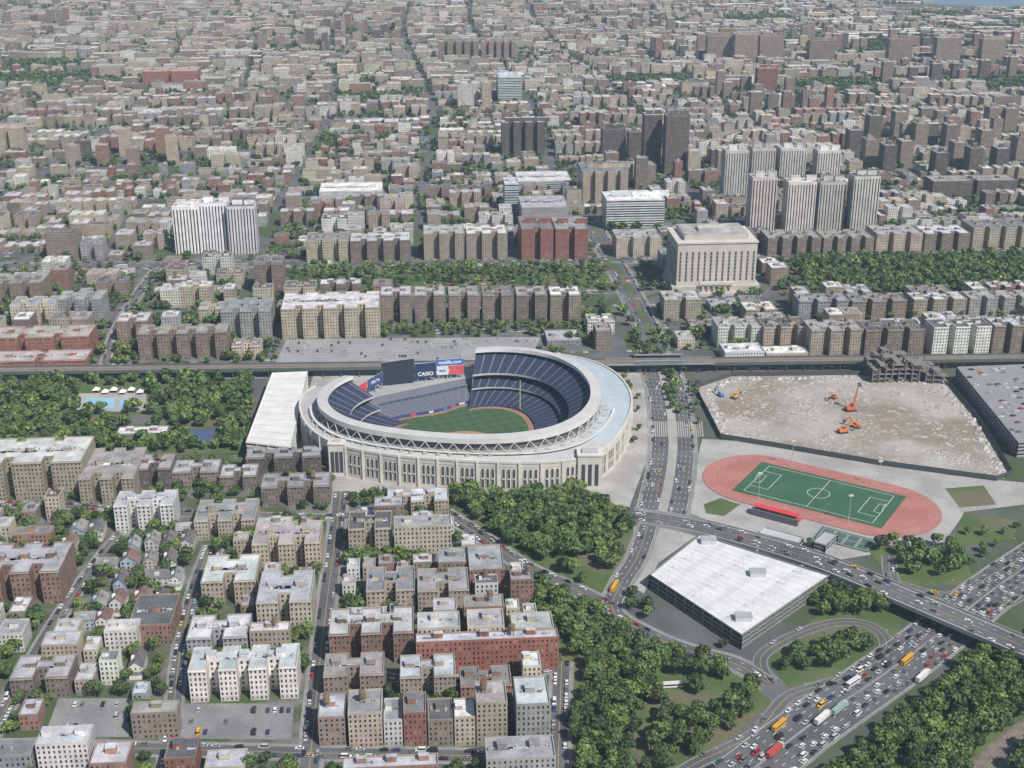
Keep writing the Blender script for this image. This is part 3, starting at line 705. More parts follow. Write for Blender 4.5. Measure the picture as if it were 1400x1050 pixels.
for a in (aS,aE):
    m=MB();m.face([sp(a,0,25),sp(a,0,36),sp(a,8,36),sp(a,8,31),sp(a,25,21),sp(a,25,18),sp(a,31,10),sp(a,31,8),sp(a,40,5),sp(a,40,0),sp(a,0,0)],(.35,.35,.36));m.obj('stand_end_wall',MT,ST_)
m=MB();nb=90
for k in range(nb):
    a=aS+(aE-aS)*k/nb;b=aS+(aE-aS)*(k+1)/nb
    lo,hi=(a,b) if k%2 else (b,a)
    m.beam(sp(lo,-1.2,25.8),sp(hi,.2,32.6),.55,(.46,.46,.45))
m.obj('truss',MT,ST_)
tp=2*math.pi
def ring(name,prof_a,a0,a1,n,colf,mat=MT):
    m=MB()
    for k in range(n):
        a=a0+(a1-a0)*k/n;b=a0+(a1-a0)*(k+1)/n
        p,q=prof_a(a);r,s=prof_a(b); m.face([p,r,s,q],colf(a))
    return m.obj(name,mat,ST_)
def tcol(a):
    a=(a+math.pi)%tp-math.pi
    return (.39,.46,.51) if -.62<a<.9 else (.45,.45,.445)
WH=24
ring('terrace_roof',lambda a:(sp(a,.6,WH-.3,wr),sp(a,-1.5,26)),aS,aE,240,tcol)
ring('bleacher_terrace',lambda a:(sp(a,.6,11.5,wr),sp(a,8,12)),aE-tp,aS,70,lambda a:(.36,.36,.36))
ring('lower_ledge',lambda a:(sp(a,-1.5,26),sp(a,3,26.1)),aS,aE,240,lambda a:(.36,.36,.36))
ring('service_ledge',lambda a:(sp(a,0,27.2,lambda t:(wr(t)*.5+rr(t)*.5)),sp(a,2.0,27.2,lambda t:(wr(t)*.5+rr(t)*.5))),aS+.4,aE-1.6,160,lambda a:(.6,.6,.6))
for k in range(34):
    a=aS+.25+(aE-aS-1.7)*k/34+R.uniform(-.02,.02);m=MB();q=sp(a,-5,25)
    if wr(a)-rr(a)>9: m.box(q[0]-1.5,q[1]-1,24.6,q[0]+1.5,q[1]+1,26.6,(.4,.4,.41));m.obj('rooftop_unit',MT,ST_)
fw=MB();n=360
for k in range(n):
    a=tp*k/n;b=tp*(k+1)/n;am=(a-aE+tp)%tp
    h=WH if not (am<(aS-aE+tp)) else 12
    p,q=sp(a,0,0,wr),sp(b,0,0,wr)
    fw.face([p,q,(q[0],q[1],h),(p[0],p[1],h)],(.55,.525,.475))
    i1,i2=sp(a,.9,h+.8,wr),sp(b,.9,h+.8,wr);o1,o2=sp(a,-.5,h+.8,wr),sp(b,-.5,h+.8,wr)
    fw.face([o1,o2,i2,i1],(.6,.585,.55)); fw.face([(o1[0],o1[1],h-1),(o2[0],o2[1],h-1),o2,o1],(.59,.57,.53)); fw.face([(i1[0],i1[1],h-1),(i2[0],i2[1],h-1),i2,i1],(.59,.57,.53))
    if h==WH:
        o1,o2=sp(a,-.3,20.6,wr),sp(b,-.3,20.6,wr);fw.face([(o1[0],o1[1],20),(o2[0],o2[1],20),o2,o1],(.6,.58,.54))
FWO=fw.obj('facade_wall',MT,ST_)
# tall arched windows follow the curved wall, in groups of three between pilasters
a=math.radians(188);grp=0;wcount=0
while a<math.radians(368):
    r=wr(a);st=3.5/r
    p0=sp(a-.005,0,0,wr);p1=sp(a+.005,0,0,wr);dx,dy=p1[0]-p0[0],p1[1]-p0[1];L=math.hypot(dx,dy);dx/=L;dy/=L;nx,ny=dy,-dx
    if nx*math.cos(a)+ny*math.sin(a)<0: nx,ny=-nx,-ny
    bx,by,_=sp(a,0,0,wr)
    if grp<3:
        cx,cy=bx+nx*.15,by+ny*.15;w=1.05
        pts=[(-w,3.5),(w,3.5),(w,17)]+[(w*math.cos(t),17+w*1.2*math.sin(t)) for t in (.5,1.05,1.57,2.1,2.64)]+[(-w,17)]
        m2=MB();m2.face([(cx+dx*q+nx*.03,cy+dy*q+ny*.03,z) for q,z in pts],(.055,.06,.07))
        for q in (-w,w): m2.beam((cx+dx*q+nx*.15,cy+dy*q+ny*.15,3.5),(cx+dx*q+nx*.15,cy+dy*q+ny*.15,17),.3,(.58,.56,.51))
        m2.beam((cx-dx*w+nx*.15,cy-dy*w+ny*.15,10.5),(cx+dx*w+nx*.15,cy+dy*w+ny*.15,10.5),1.0,(.5,.48,.44))
        m2.obj('arched_window',MT,FWO);grp+=1;a+=st;wcount+=1
    else:
        m3=MB();m3.beam((bx+nx*.4,by+ny*.4,0),(bx+nx*.4,by+ny*.4,24.2),1.4,(.59,.57,.52));m3.obj('pilaster',MT,FWO);grp=0;a+=st*1.1
def pav(px,py,w,h):
    x,y=g(px,py);x-=C[0];y-=C[1];m=MB();m.box(x-w/2,y-1,0,x+w/2,y+w*.7,h,(.56,.535,.485));m.box(x-w/2-.6,y-1.6,h,x+w/2+.6,y+w*.7+.6,h+1,(.61,.59,.55))
    m.box(x-w/2+3,y+2,h+1,x+w/2-3,y+w*.7-3,h+2.2,(.42,.42,.42))
    p=m.obj('entrance_pavilion',MT,ST_)
    for k in (-1,0,1):
        m=MB();m.box(x+k*w*.27-1.3,y-1.25,3,x+k*w*.27+1.3,y-1.05,20,(.05,.055,.065));m.obj('tall_window',MT,p)
pav(806,668,18,26.5);pav(462,650,12,25.5)
def fr(a,d,z):
    r=(rr(a)-(52 if not (aE-tp<((a)%tp)<aS) else 38))-d; return (r*math.cos(a),r*math.sin(a),z)
m=MB();m.face([fr(tp*i/120,0,.35) for i in range(120)],(.3,.17,.11));m.obj('warning_track',MT,ST_)
mt,nt,b=newmat('mown_grass')
p=N(nt,'ShaderNodeNewGeometry');s=N(nt,'ShaderNodeSeparateXYZ');nt.links.new(p.outputs['Position'],s.inputs[0])
q1=mth(nt,'LESS_THAN',mth(nt,'FRACT',mth(nt,'MULTIPLY',mth(nt,'ADD',s.outputs[0],mth(nt,'MULTIPLY',s.outputs[1],.4)),.09)),.5);q2=mth(nt,'LESS_THAN',mth(nt,'FRACT',mth(nt,'MULTIPLY',mth(nt,'SUBTRACT',s.outputs[1],mth(nt,'MULTIPLY',s.outputs[0],.4)),.09)),.5)
cc=mixc(nt,mth(nt,'ADD',mth(nt,'MULTIPLY',q1,.5),mth(nt,'MULTIPLY',q2,.5)),(.042,.09,.036),(.062,.12,.05));nt.links.new(cc,b.inputs['Base Color'])
m=MB();m.face([fr(tp*i/120,5,.45) for i in range(120)]);m.obj('outfield_grass',mt,ST_)
hx,hy=25,-46
m=MB();m.face([(hx-20+29*math.cos(t*tp/40),hy+14+29*math.sin(t*tp/40),.55) for t in range(40)],(.36,.22,.14));m.obj('infield_dirt',MT,ST_)
m=MB();m.face([(hx,hy+4,.65),(hx+2,hy+30,.65),(hx-30,hy+36,.65),(hx-34,hy+6,.65)]);m.obj('infield_grass',mt,ST_)
def board(xa,ya0,ya1,Ya,xb,yb0,yb1,Yb,col,nm='scoreboard'):
    A=[rp(xa,ya0,Ya),rp(xa,ya1,Ya)];B=[rp(xb,yb0,Yb),rp(xb,yb1,Yb)]
    ax,bx=A[0][0]-C[0],B[0][0]-C[0];ay,by=Ya-C[1],Yb-C[1]
    m=MB();m.face([(ax,ay,A[1][1]),(bx,by,B[1][1]),(bx,by,B[0][1]),(ax,ay,A[0][1])],col)
    m.face([(ax,ay+1,A[1][1]),(bx,by+1,B[1][1]),(bx,by+1,B[0][1]),(ax,ay+1,A[0][1])],(.3,.3,.3))
    m.face([(ax,ay,A[0][1]),(bx,by,B[0][1]),(bx,by+1,B[0][1]),(ax,ay+1,A[0][1])],(.5,.5,.5))
    for t in (.1,.5,.9):
        x=ax+(bx-ax)*t;y=ay+(by-ay)*t; m.beam((x,y+1.6,0),(x,y+1.6,A[0][1]*(1-t)+B[0][1]*t),.8,(.35,.35,.36))
    return m.obj(nm,MT,ST_),(ax,ay,A),(bx,by,B)
def txt(s,bd,size,col,up=.5,sh=0):
    o,(ax,ay,A),(bx,by,B)=bd
    cu=bpy.data.curves.new('t','FONT');cu.body=s;cu.size=size;cu.align_x='CENTER';cu.align_y='CENTER';cu.offset=.02*size
    t=bpy.data.objects.new('t',cu);ROOT.objects.link(t);bpy.context.view_layer.update()
    me=bpy.data.meshes.new_from_object(t.evaluated_get(bpy.context.evaluated_depsgraph_get()));bpy.data.objects.remove(t)
    mm,nt,b=newmat('lettering');b.inputs['Base Color'].default_value=(*col,1)
    me.materials.clear();me.materials.append(mm)
    q=mkobj('lettering',me,o);zc=(A[0][1]+B[0][1])/2*up+(A[1][1]+B[1][1])/2*(1-up)
    an=math.atan2(by-ay,bx-ax); q.location=((ax+bx)/2+math.sin(an)*.3+sh,(ay+by)/2-math.cos(an)*.3,zc);q.rotation_euler=(math.pi/2,0,an)
board(521,496,526,1040,566,490,522,1048,(.025,.035,.06))
txt('CASIO',board(567,498,517,1049,596,495,515,1053,(.02,.04,.11)),4.7,(.85,.85,.85),.25)
txt('metlife.com',board(597,492,500,1056,633,490,498,1060,(.04,.15,.5)),4.2,(.85,.85,.85))
txt('Bank',board(597,501,513,1056,613,500,512,1057,(.65,.68,.72)),2.8,(.1,.2,.5))
board(614,500,512,1057,634,499,511,1060,(.6,.1,.1))
txt('DELTA',board(502,520,534,1018,523,508,522,1034,(.04,.07,.2)),3.5,(.85,.85,.85))
rb=board(479,535,553,1000,501,521,539,1017,(.6,.05,.04))
m=MB();ax,ay,A=rb[1];bx,by,B=rb[2]
mx,my=(ax+bx)/2,(ay+by)/2-.4;mz=(A[0][1]+A[1][1]+B[0][1]+B[1][1])/4
for i in range(24):
    t=tp*i/24;u=tp*(i+1)/24
    m.face([(mx+5*math.cos(t)*.75,my+5*math.cos(t)*.65,mz+3*math.sin(t)),(mx+5*math.cos(u)*.75,my+5*math.cos(u)*.65,mz+3*math.sin(u)),(mx+4*math.cos(u)*.75,my+4*math.cos(u)*.65,mz+2.2*math.sin(u)),(mx+4*math.cos(t)*.75,my+4*math.cos(t)*.65,mz+2.2*math.sin(t))],(.85,.85,.85))
m.obj('emblem',MT,rb[0])
for i,(c0) in enumerate([(.6,.6,.6),(.5,.1,.1),(.1,.2,.5),(.04,.07,.25),(.6,.6,.6),(.04,.07,.25),(.5,.1,.1),(.04,.07,.25)]):
    a=aE-tp+.08+i*.16;m=MB();p,q=sp(a,38.3,.8),sp(a+.09,38.3,.8);m.face([p,q,(q[0],q[1],2.7),(p[0],p[1],2.7)],c0);m.obj('advert_panel',MT,ST_)
m=MB();x,y=g(711,562);m.cyl(x-C[0],y-C[1],.4,.3,28,.25,8,(.75,.7,.15));m.obj('foul_pole',MT,ST_)
# ---- courthouse ---------------------------------------------------------
x0,y0=g(924,401);x1,_=g(1033,401);u0,v0=uv((x0,y0));w=x1-x0;d=62;H=hgt(400,333)
ce=mkobj('courthouse',None,None,(x0,y0,0),A0,'massive pale limestone courthouse with tall window strips between pilasters','courthouse')
LS=(.5,.475,.43);m=MB();m.box(0,0,0,w,d,H,LS);m.box(-1,-1,H,w+1,d+1,H+1.6,(.53,.51,.47));m.box(8,8,H+1.6,w-8,d-8,H+7,(.45,.43,.4));m.box(-5,-4,0,w+5,d+4,8,(.45,.43,.39));cw=m.obj('wall',MT,ce)
m=MB();m.box(9,9,H+7,w-9,d-9,H+7.6,(.36,.355,.345));m.box(w*.3,20,H+7.6,w*.7,36,H+11,(.45,.44,.41));m.obj('roof',MR,ce)
k=13
for i in range(k):
    xx=w*(i+.5)/k;m=MB();m.box(xx-1.0,-.15,13,xx+1.0,-.02,H-9,(.07,.07,.075));
    for q in range(1,8): m.box(xx-1.0,-.25,13+(H-22)*q/8-.5,xx+1.0,-.16,13+(H-22)*q/8+.5,(.33,.3,.27))
    m.obj('window_strip',MT,ce)
for i in range(9):
    yy=d*(i+.5)/9
    for xx in (-.15,w+.02):
        m=MB();m.box(xx,yy-1.0,13,xx+.13,yy+1.0,H-9,(.07,.07,.075));m.obj('window_strip',MT,ce)
m=MB()
for i in range(6): m.cyl(w*.32+i*w*.07,-6,3,1,11,1,8,(.52,.5,.45))
m.box(w*.28,-8,11,w*.72,-4.1,13.5,(.53,.51,.47));m.box(w*.25,-14,0,w*.75,-4.1,3,(.45,.44,.41));m.obj('portico',MT,ce)
# ---- elevated railway ----------------------------------------------------
p=g(-80,507,9);q=g(1480,487,9);L=math.hypot(q[0]-p[0],q[1]-p[1]);an=math.atan2(q[1]-p[1],q[0]-p[0])
RE=mkobj('elevated_railway',None,None,(*p,0),an,'dark steel elevated railway viaduct with twin tracks above avenue','railway')
m=MB();m.box(0,-6.5,8,L,6.5,9,(.15,.14,.13),bot=True);m.obj('deck',MT,RE)
for yy in (-6.9,6.5):
    m=MB();m.box(0,yy,7.2,L,yy+.4,10.2,(.1,.12,.1),bot=True);m.obj('girder',MT,RE)
for yy in (-3.4,-1.9,1.9,3.4):
    m=MB();m.box(0,yy-.1,9.05,L,yy+.1,9.3,(.35,.3,.27));m.obj('rail',MT,RE)
m=MB();i=0
while i<L:
    for yy in (-5,5): m.box(i-.35,yy-.35,0,i+.35,yy+.35,8,(.1,.12,.11))
    m.box(i-.4,-6,7,i+.4,6,8,(.1,.12,.11)); i+=16
m.obj('columns',MT,RE,kind='stuff')
def along_px(px): return (g(px,495,9)[0]-p[0])/math.cos(an)
s0,s1=along_px(828),along_px(975)
for yy in (-9,6.2):
    m=MB();m.box(s0,yy,9.2,s1,yy+2.6,9.8,(.3,.3,.29),bot=True);m.box(s0+26,yy-.3,12.8,s1-26,yy+2.8,13.1,(.24,.26,.26),bot=True);m.box(s0+28,yy+(0 if yy<0 else 2.3),9.8,s1-28,yy+(.3 if yy<0 else 2.6),12.8,(.17,.2,.2));m.obj('station_platform',MT,RE)
RECT.append((-900,uv(p)[1]-10,1200,uv(p)[1]+10))
# ---- demolition site -----------------------------------------------------
m=MB();n=len(DS)
for i in range(n):
    a=DS[i];b=DS[(i+1)%n];m.face([(*a,.3),(*b,.3),(*b,4.5),(*a,4.5)],(.06,.07,.07));m.face([(a[0],a[1]+.3,.3),(b[0],b[1]+.3,.3),(b[0],b[1]+.3,4.5),(a[0],a[1]+.3,4.5)],(.1,.1,.1))
m.obj('site_fence',MT,label='dark mesh covered fence around the demolition site',cat='fence')
m=MB();bx=[q[0] for q in DS];by=[q[1] for q in DS];k=0
def rock(x,y,z,s,c,hh=1):
    P=[(x+s*R.uniform(.5,1)*a,y+s*R.uniform(.5,1)*b) for a,b in ((-1,-1),(1,-1),(1,1),(-1,1))];t=(x+R.uniform(-.3,.3)*s,y+R.uniform(-.3,.3)*s,z+s*R.uniform(.4,.8)*hh)
    for i in range(4): m.face([(*P[i],z),(*P[(i+1)%4],z),t],c)
cl=[(R.uniform(min(bx),max(bx)),R.uniform(min(by),max(by)),R.uniform(3,11)) for _ in range(34)]
RC=[(.36,.34,.31),(.31,.28,.24),(.26,.22,.18),(.42,.41,.39)]
while k<3200:
    c=R.choice(cl);x=R.gauss(c[0],c[2]);y=R.gauss(c[1],c[2])
    if pip(x,y,DS): rock(x,y,.3,R.choice([.5,.7,1.0,1.4]),R.choice(RC),.8)
    k+=1
for i in range(n):
    a=DS[i];b=DS[(i+1)%n];L_=math.hypot(a[0]-b[0],a[1]-b[1])
    for q in range(int(L_/2.2)):
        t=R.random();cx=sum(s[0] for s in DS)/n;cy=sum(s[1] for s in DS)/n
        x=a[0]+(b[0]-a[0])*t;y=a[1]+(b[1]-a[1])*t;f=R.uniform(.03,.1);x+=(cx-x)*f;y+=(cy-y)*f;rock(x,y,.3,R.uniform(1.0,3.2),R.choice([(.4,.39,.37),(.34,.32,.29),(.46,.45,.44)]))
m.obj('rubble',MT,kind='stuff')
RU=mkobj('stadium_ruin',None,None,(*g(1192,524),0),A0,'half demolished dark concrete grandstand frame with broken jagged floors','ruin')
Wr=g(1292,524)[0]-g(1192,524)[0];nbx=11
hts=[4,5,6,6,5,6,5,5,4,4,3,2]
def rz(i,j): return (Wr*i/nbx, j*8-.9*max(0,i-5)**1.3)
for i in range(nbx+1):
    for j in range(4):
        x,y=rz(i,j);h=hts[i]*4.2-(3-j)*2.2+R.uniform(-2,2)
        if R.random()<.9:
            mc=MB();mc.box(x-.55,y-.55,0,x+.55,y+.55,max(3,h),(.16,.145,.135));mc.obj('column',MT,RU)
for lv in range(6):
    z=4.2*(lv+1)
    for i in range(nbx):
        for j in range(3):
            if hts[i]<lv+1 or hts[i+1]<lv+1 or R.random()<.22 or (3-j)*.55>hts[i]-lv: continue
            m=MB()
            a,b_,c_,d_=rz(i,j),rz(i+1,j),rz(i+1,j+1),rz(i,j+1)
            for zz in (z,z-.8): m.face([(*a,zz),(*b_,zz),(*c_,zz),(*d_,zz)],(.2,.185,.17))
            m.face([(*a,z-.8),(*b_,z-.8),(*b_,z),(*a,z)],(.22,.2,.19));m.face([(*b_,z-.8),(*c_,z-.8),(*c_,z),(*b_,z)],(.22,.2,.19))
            if R.random()<.35: m.beam((a[0],a[1],z),(b_[0],b_[1],z-3.5),.5,(.15,.13,.12))
            m.obj('floor_slab',MT,RU)
POLY.append([(g(1190,520)),(g(1295,520)),(g(1290,498)),(g(1190,498))])
def excav(px,py,sc,rot,col,lab,pts=((1,1.8),(4,5.5),(7,2.6),(6.6,1.2))):
    e=mkobj('excavator',None,None,(*g(px,py),.3),rot,lab,'excavator',scale=(sc,sc,sc))
    for yy in (-1.5,.9):
        m=MB();m.box(-2.2,yy,0,2.2,yy+.6,.9,(.05,.05,.05));m.box(-2.5,yy,.25,2.5,yy+.6,.7,(.05,.05,.05));m.obj('track',MT,e)
    m=MB();m.box(-2.4,-1.4,1,1.6,1.4,1.9,col);m.box(-2.5,-1.3,1.9,-.6,1.3,2.5,col);m.obj('body',MCAR,e)
    m=MB();m.box(-.2,.3,1.9,1.5,1.3,3.1,(.08,.1,.12));m.box(-.3,.2,3.1,1.6,1.4,3.25,col);m.obj('cab',MCAR,e)
    for nm,a,b,t,c in (('boom',pts[0],pts[1],.6,col),('arm',pts[1],pts[2],.45,col),('bucket',(pts[2][0],pts[2][1]+.3),pts[3],1.1,(.12,.1,.08))):
        m=MB();m.beam((a[0],-.2,a[1]),(b[0],-.2,b[1]),t,c);m.obj(nm,MCAR,e)
OR=(.7,.2,.04)
excav(1152,592,1.6,.3,OR,'orange excavator with raised boom on rubble');excav(1170,585,1.5,2.5,OR,'orange excavator digging broken concrete')
excav(1163,562,1.8,.2,(.62,.13,.05),'red high-reach excavator with near vertical boom',((1,1.8),(2.0,9),(2.6,13.5),(3.6,12)))
excav(1005,545,1.3,.9,(.6,.3,.05),'yellow excavator beside the rubble edge');excav(985,542,1.3,2,(.1,.25,.5),'blue excavator near the fence');excav(1140,545,1.3,4,OR,'orange excavator loading demolition debris')
# ---- athletic track ------------------------------------------------------
Aq,Bq,Cq,Dq=[Vector(g(*p)) for p in ((1045,632),(1240,681),(1208,723),(1000,672))]
e1=((Bq-Aq)+(Cq-Dq)).normalized();e2=Vector((-e1.y,e1.x));tc=(Aq+Bq+Cq+Dq)/4
hw=abs(((Aq+Bq)-(Cq+Dq)).dot(e2))/4;hl=((Bq-Aq).dot(e1)+(Cq-Dq).dot(e1))/4
ho=abs((Vector(g(1291,706))-Vector(g(958,645))).dot(e1))/2
tc2=(Vector(g(1291,706))+Vector(g(958,645)))/2;tc=tc+e1*((tc2-tc).dot(e1))*.6
Ro=max(hw+5,34)+9;stt=ho-Ro
def TW(a,b): q=tc+e1*a+e2*b; return (q.x,q.y)
def oval(r,z):
    P=[]
    for i in range(33): t=-math.pi/2+math.pi*i/32;P.append((*TW(stt+r*math.cos(t),r*math.sin(t)),z))
    for i in range(33): t=math.pi/2+math.pi*i/32;P.append((*TW(-stt+r*math.cos(t),r*math.sin(t)),z))
    return P
m=MB();m.face(oval(Ro,.5));m.obj('running_track',M_track,label='red oval running track around green pitch',cat='running track')
TP=oval(Ro+3,0);POLY.append([(q[0],q[1]) for q in TP])
m=MB();m.face([(*TW(a,b),.62) for a,b in ((-hl,-hw),(hl,-hw),(hl,hw),(-hl,hw))]);pitch=m.obj('sports_pitch',M_turf,label='green artificial turf pitch with white soccer lines',cat='sports pitch')
m=MB()
for r in [Ro-9+i*1.28 for i in range(8)]:
    a=oval(r,.56);b=oval(r+.1,.56)
    for i in range(len(a)): m.face([a[i],a[(i+1)%len(a)],b[(i+1)%len(a)],b[i]],(.65,.5,.47))
m.obj('lane_lines',MT,kind='structure')
m=MB()
def ln(a,b,c,d,w=.3):
    dx,dy=c-a,d-b;L=math.hypot(dx,dy);nx,ny=-dy/L*w/2,dx/L*w/2
    m.face([(*TW(a+nx,b+ny),.68),(*TW(c+nx,d+ny),.68),(*TW(c-nx,d-ny),.68),(*TW(a-nx,b-ny),.68)],(.8,.8,.78))
sl,sw_=hl*.86,hw*.86
for s in (-1,1):
    ln(-sl,s*sw_,sl,s*sw_);ln(s*sl,-sw_,s*sl,sw_);ln(s*(sl-14),-14,s*(sl-14),14);ln(s*sl,-14,s*(sl-14),-14);ln(s*sl,14,s*(sl-14),14);ln(s*(sl-5),-7,s*(sl-5),7);ln(s*sl,-7,s*(sl-5),-7);ln(s*sl,7,s*(sl-5),7)
ln(0,-sw_,0,sw_)
for i in range(32): t,u=tp*i/32,tp*(i+1)/32;ln(8*math.cos(t),8*math.sin(t),8*math.cos(u),8*math.sin(u))
m.obj('pitch_marking',MT,kind='structure')
for s in (-1,1):
    m=MB();
    for q in (-3.6,3.6): m.beam((*TW(s*sl,q),.6),(*TW(s*sl,q),3),.2,(.8,.8,.8))
    m.beam((*TW(s*sl,-3.6),3),(*TW(s*sl,3.6),3),.2,(.8,.8,.8));m.obj('goal',MT,label='white soccer goal frame on green turf',cat='goal')
for a,b in ((-hl*.6,-hw-4),(hl*.6,-hw-4),(-hl*.6,hw+4),(hl*.6,hw+4)):
    m=MB();x,y=TW(a,b);m.cyl(x,y,0,.25,22,.15,6,(.45,.45,.45));m.box(x-1.6,y-.3,21,x+1.6,y+.3,22.2,(.6,.6,.6));m.obj('floodlight_mast',MT,label='tall grey floodlight mast beside the track',cat='light mast',group='floodlight masts around the track')
e=mkobj('grandstand',None,None,(*TW(-12,-Ro-4),0),math.atan2(e1.y,e1.x),'small grandstand with bright red seats and red canopy','grandstand')
m=MB()
for i in range(7): m.box(-16,2-i*1.2,0,16,3.2-i*1.2,.8+i*.6,(.55,.04,.05))
m.obj('seating',MT,e);m=MB();m.box(-16.5,-9,6.8,16.5,-3.5,7.2,(.6,.05,.06),bot=True)
for x in (-16,-5,5,16): m.box(x-.2,-8.6,0,x+.2,-8.2,6.8,(.4,.4,.4))
m.obj('canopy',MT,e);m=MB();m.box(-17,-10,0,17,-6.5,5,(.12,.12,.13));m.obj('back_wall',MT,e)
RECT.append((uv(TW(-30,-Ro-14))[0]-5,uv(TW(0,-Ro-20))[1]-10,uv(TW(30,-Ro-5))[0],uv(TW(0,-Ro))[1]))
m=MB();m.face([(*TW(a,b),.4) for a,b in ((20,-Ro-24),(58,-Ro-24),(58,-Ro-4),(20,-Ro-4))],(.07,.12,.1));m.obj('basketball_court',MT,kind='structure')
for i in range(4):
    x0_=22+i*9
    m=MB();a,b,c,d=x0_,-Ro-22,x0_+8,-Ro-6
    for s in ((a,b,c,b),(a,d,c,d),(a,b,a,d),(c,b,c,d),(a,(b+d)/2,c,(b+d)/2)):
        dx,dy=s[2]-s[0],s[3]-s[1];L=math.hypot(dx,dy);nx,ny=-dy/L*.12,dx/L*.12
        m.face([(*TW(s[0]+nx,s[1]+ny),.46),(*TW(s[2]+nx,s[3]+ny),.46),(*TW(s[2]-nx,s[3]-ny),.46),(*TW(s[0]-nx,s[1]-ny),.46)],(.7,.7,.7))
    m.obj('court_marking',MT,kind='structure')
prism('field_house',[(1046,722),(1038,730),(1092,744),(1098,736)],4.5,(.4,.4,.4),(.45,.46,.47),'long low grey field house beside the track','building')
prism('field_house',[(1128,728),(1112,742),(1128,747),(1145,732)],5,(.3,.31,.32),(.38,.4,.42),'small grey field house beside the courts','building')
# ---- pools & courts in left park ----------------------------------------
for poly,c in ((G([(118,545),(158,545),(156,559),(114,559)]),(.25,.5,.62)),(G([(164,549),(186,549),(185,558),(162,558)]),(.22,.45,.6))):
    m=MB();m.face([(*p,.45) for p in poly],c);m.obj('swimming_pool',MT,label='pale blue outdoor swimming pool with paved surround',cat='swimming pool')
sheet('pool_deck',G([(108,538),(200,538),(200,563),(104,563)]),.3,M_plaza)
for i in range(6):
    x,y=g(132+i*12,536+(i%2)*3);e=mkobj('tent',None,None,(x,y,0),A0,'white peaked canopy tent beside the swimming pool','tent','white tents beside the pool')
    m=MB()
    for a,b,c,d in ((-3,-3,3,-3),(3,-3,3,3),(3,3,-3,3),(-3,3,-3,-3)): m.face([(a,b,2.6),(c,d,2.6),(0,0,5.2)],(.74,.74,.72))
    m.obj('canopy',MT,e);m=MB()
    for a,b in ((-2.9,-2.9),(2.9,-2.9),(2.9,2.9),(-2.9,2.9)): m.box(a-.1,b-.1,0,a+.1,b+.1,2.6,(.6,.6,.6))
    m.obj('pole',MT,e)
for poly,c in ((G([(150,568),(225,568),(225,581),(147,581)]),(.13,.14,.12)),(G([(256,587),(294,587),(292,606),(252,606)]),(.07,.1,.2))):
    m=MB();m.face([(*p,.35) for p in poly],c);m.obj('sports_court',MT,kind='structure')
POLY.append(G([(104,528),(204,528),(204,564),(104,564)]));POLY.append(G([(147,568),(225,568),(225,581),(145,581)]));POLY.append(G([(254,588),(296,588),(294,607),(252,607)]))
for j in range(3):
    for k in range(15):
        if R.random()<.35:
            q=g(262+k*9.5,972+j*15);CARS.append((q[0],q[1],.25,A0+1.57,'car'))
        if R.random()<.4 and k<10:
            q=g(84+k*9.5,964+j*16);CARS.append((q[0],q[1],.25,A0+1.57,'car'))
m=MB()
for s in (-10.2,9.8):
    a=offs(VI,s);b=offs(VI,s+.4)
    for i in range(len(VI)-1):
        for Q in (a,b): m.face([(Q[i][0],Q[i][1],0 if i<22 else Q[i][2]-1.6),(Q[i+1][0],Q[i+1][1],0 if i<22 else Q[i+1][2]-1.6),(Q[i+1][0],Q[i+1][1],Q[i+1][2]+1.1),(Q[i][0],Q[i][1],Q[i][2]+1.1)],(.37,.365,.35))
        m.face([(a[i][0],a[i][1],a[i][2]+1.1),(a[i+1][0],a[i+1][1],a[i+1][2]+1.1),(b[i+1][0],b[i+1][1],b[i+1][2]+1.1),(b[i][0],b[i][1],b[i][2]+1.1)],(.45,.44,.42))
for x,y,z,h in along(VI,24,300):
    for s in (-7,0,7): m.box(x-s*math.sin(h)-.9,y+s*math.cos(h)-.9,0,x-s*math.sin(h)+.9,y+s*math.cos(h)+.9,z-.8,(.35,.34,.33))
m.obj('viaduct',MT,label='concrete road viaduct crossing above the expressway',cat='bridge')
lm=MB();lm.cyl(0,0,0,.14,9,.09,6,(.3,.3,.3));lm.beam((0,0,9),(2.2,0,9.5),.14,(.3,.3,.3));lm.box(1.9,-.2,9.35,2.9,.2,9.55,(.6,.6,.6));lme=lm.mesh('street_lamp',[MT])
for P,o,st in ((r161,20,30),(r161,-20,30),(HW,19,40),(HW,-19,40),(VI,9.2,35)):
    for x,y,z,h in along(offs(P,o),st,10):
        if inview(x,y,z,0): mkobj('street_lamp',lme,None,(x,y,z if P is VI else .2),h+(math.pi/2 if o>0 else -math.pi/2),'grey street lamp with curved arm beside road','street lamp','street lamps along the roads')
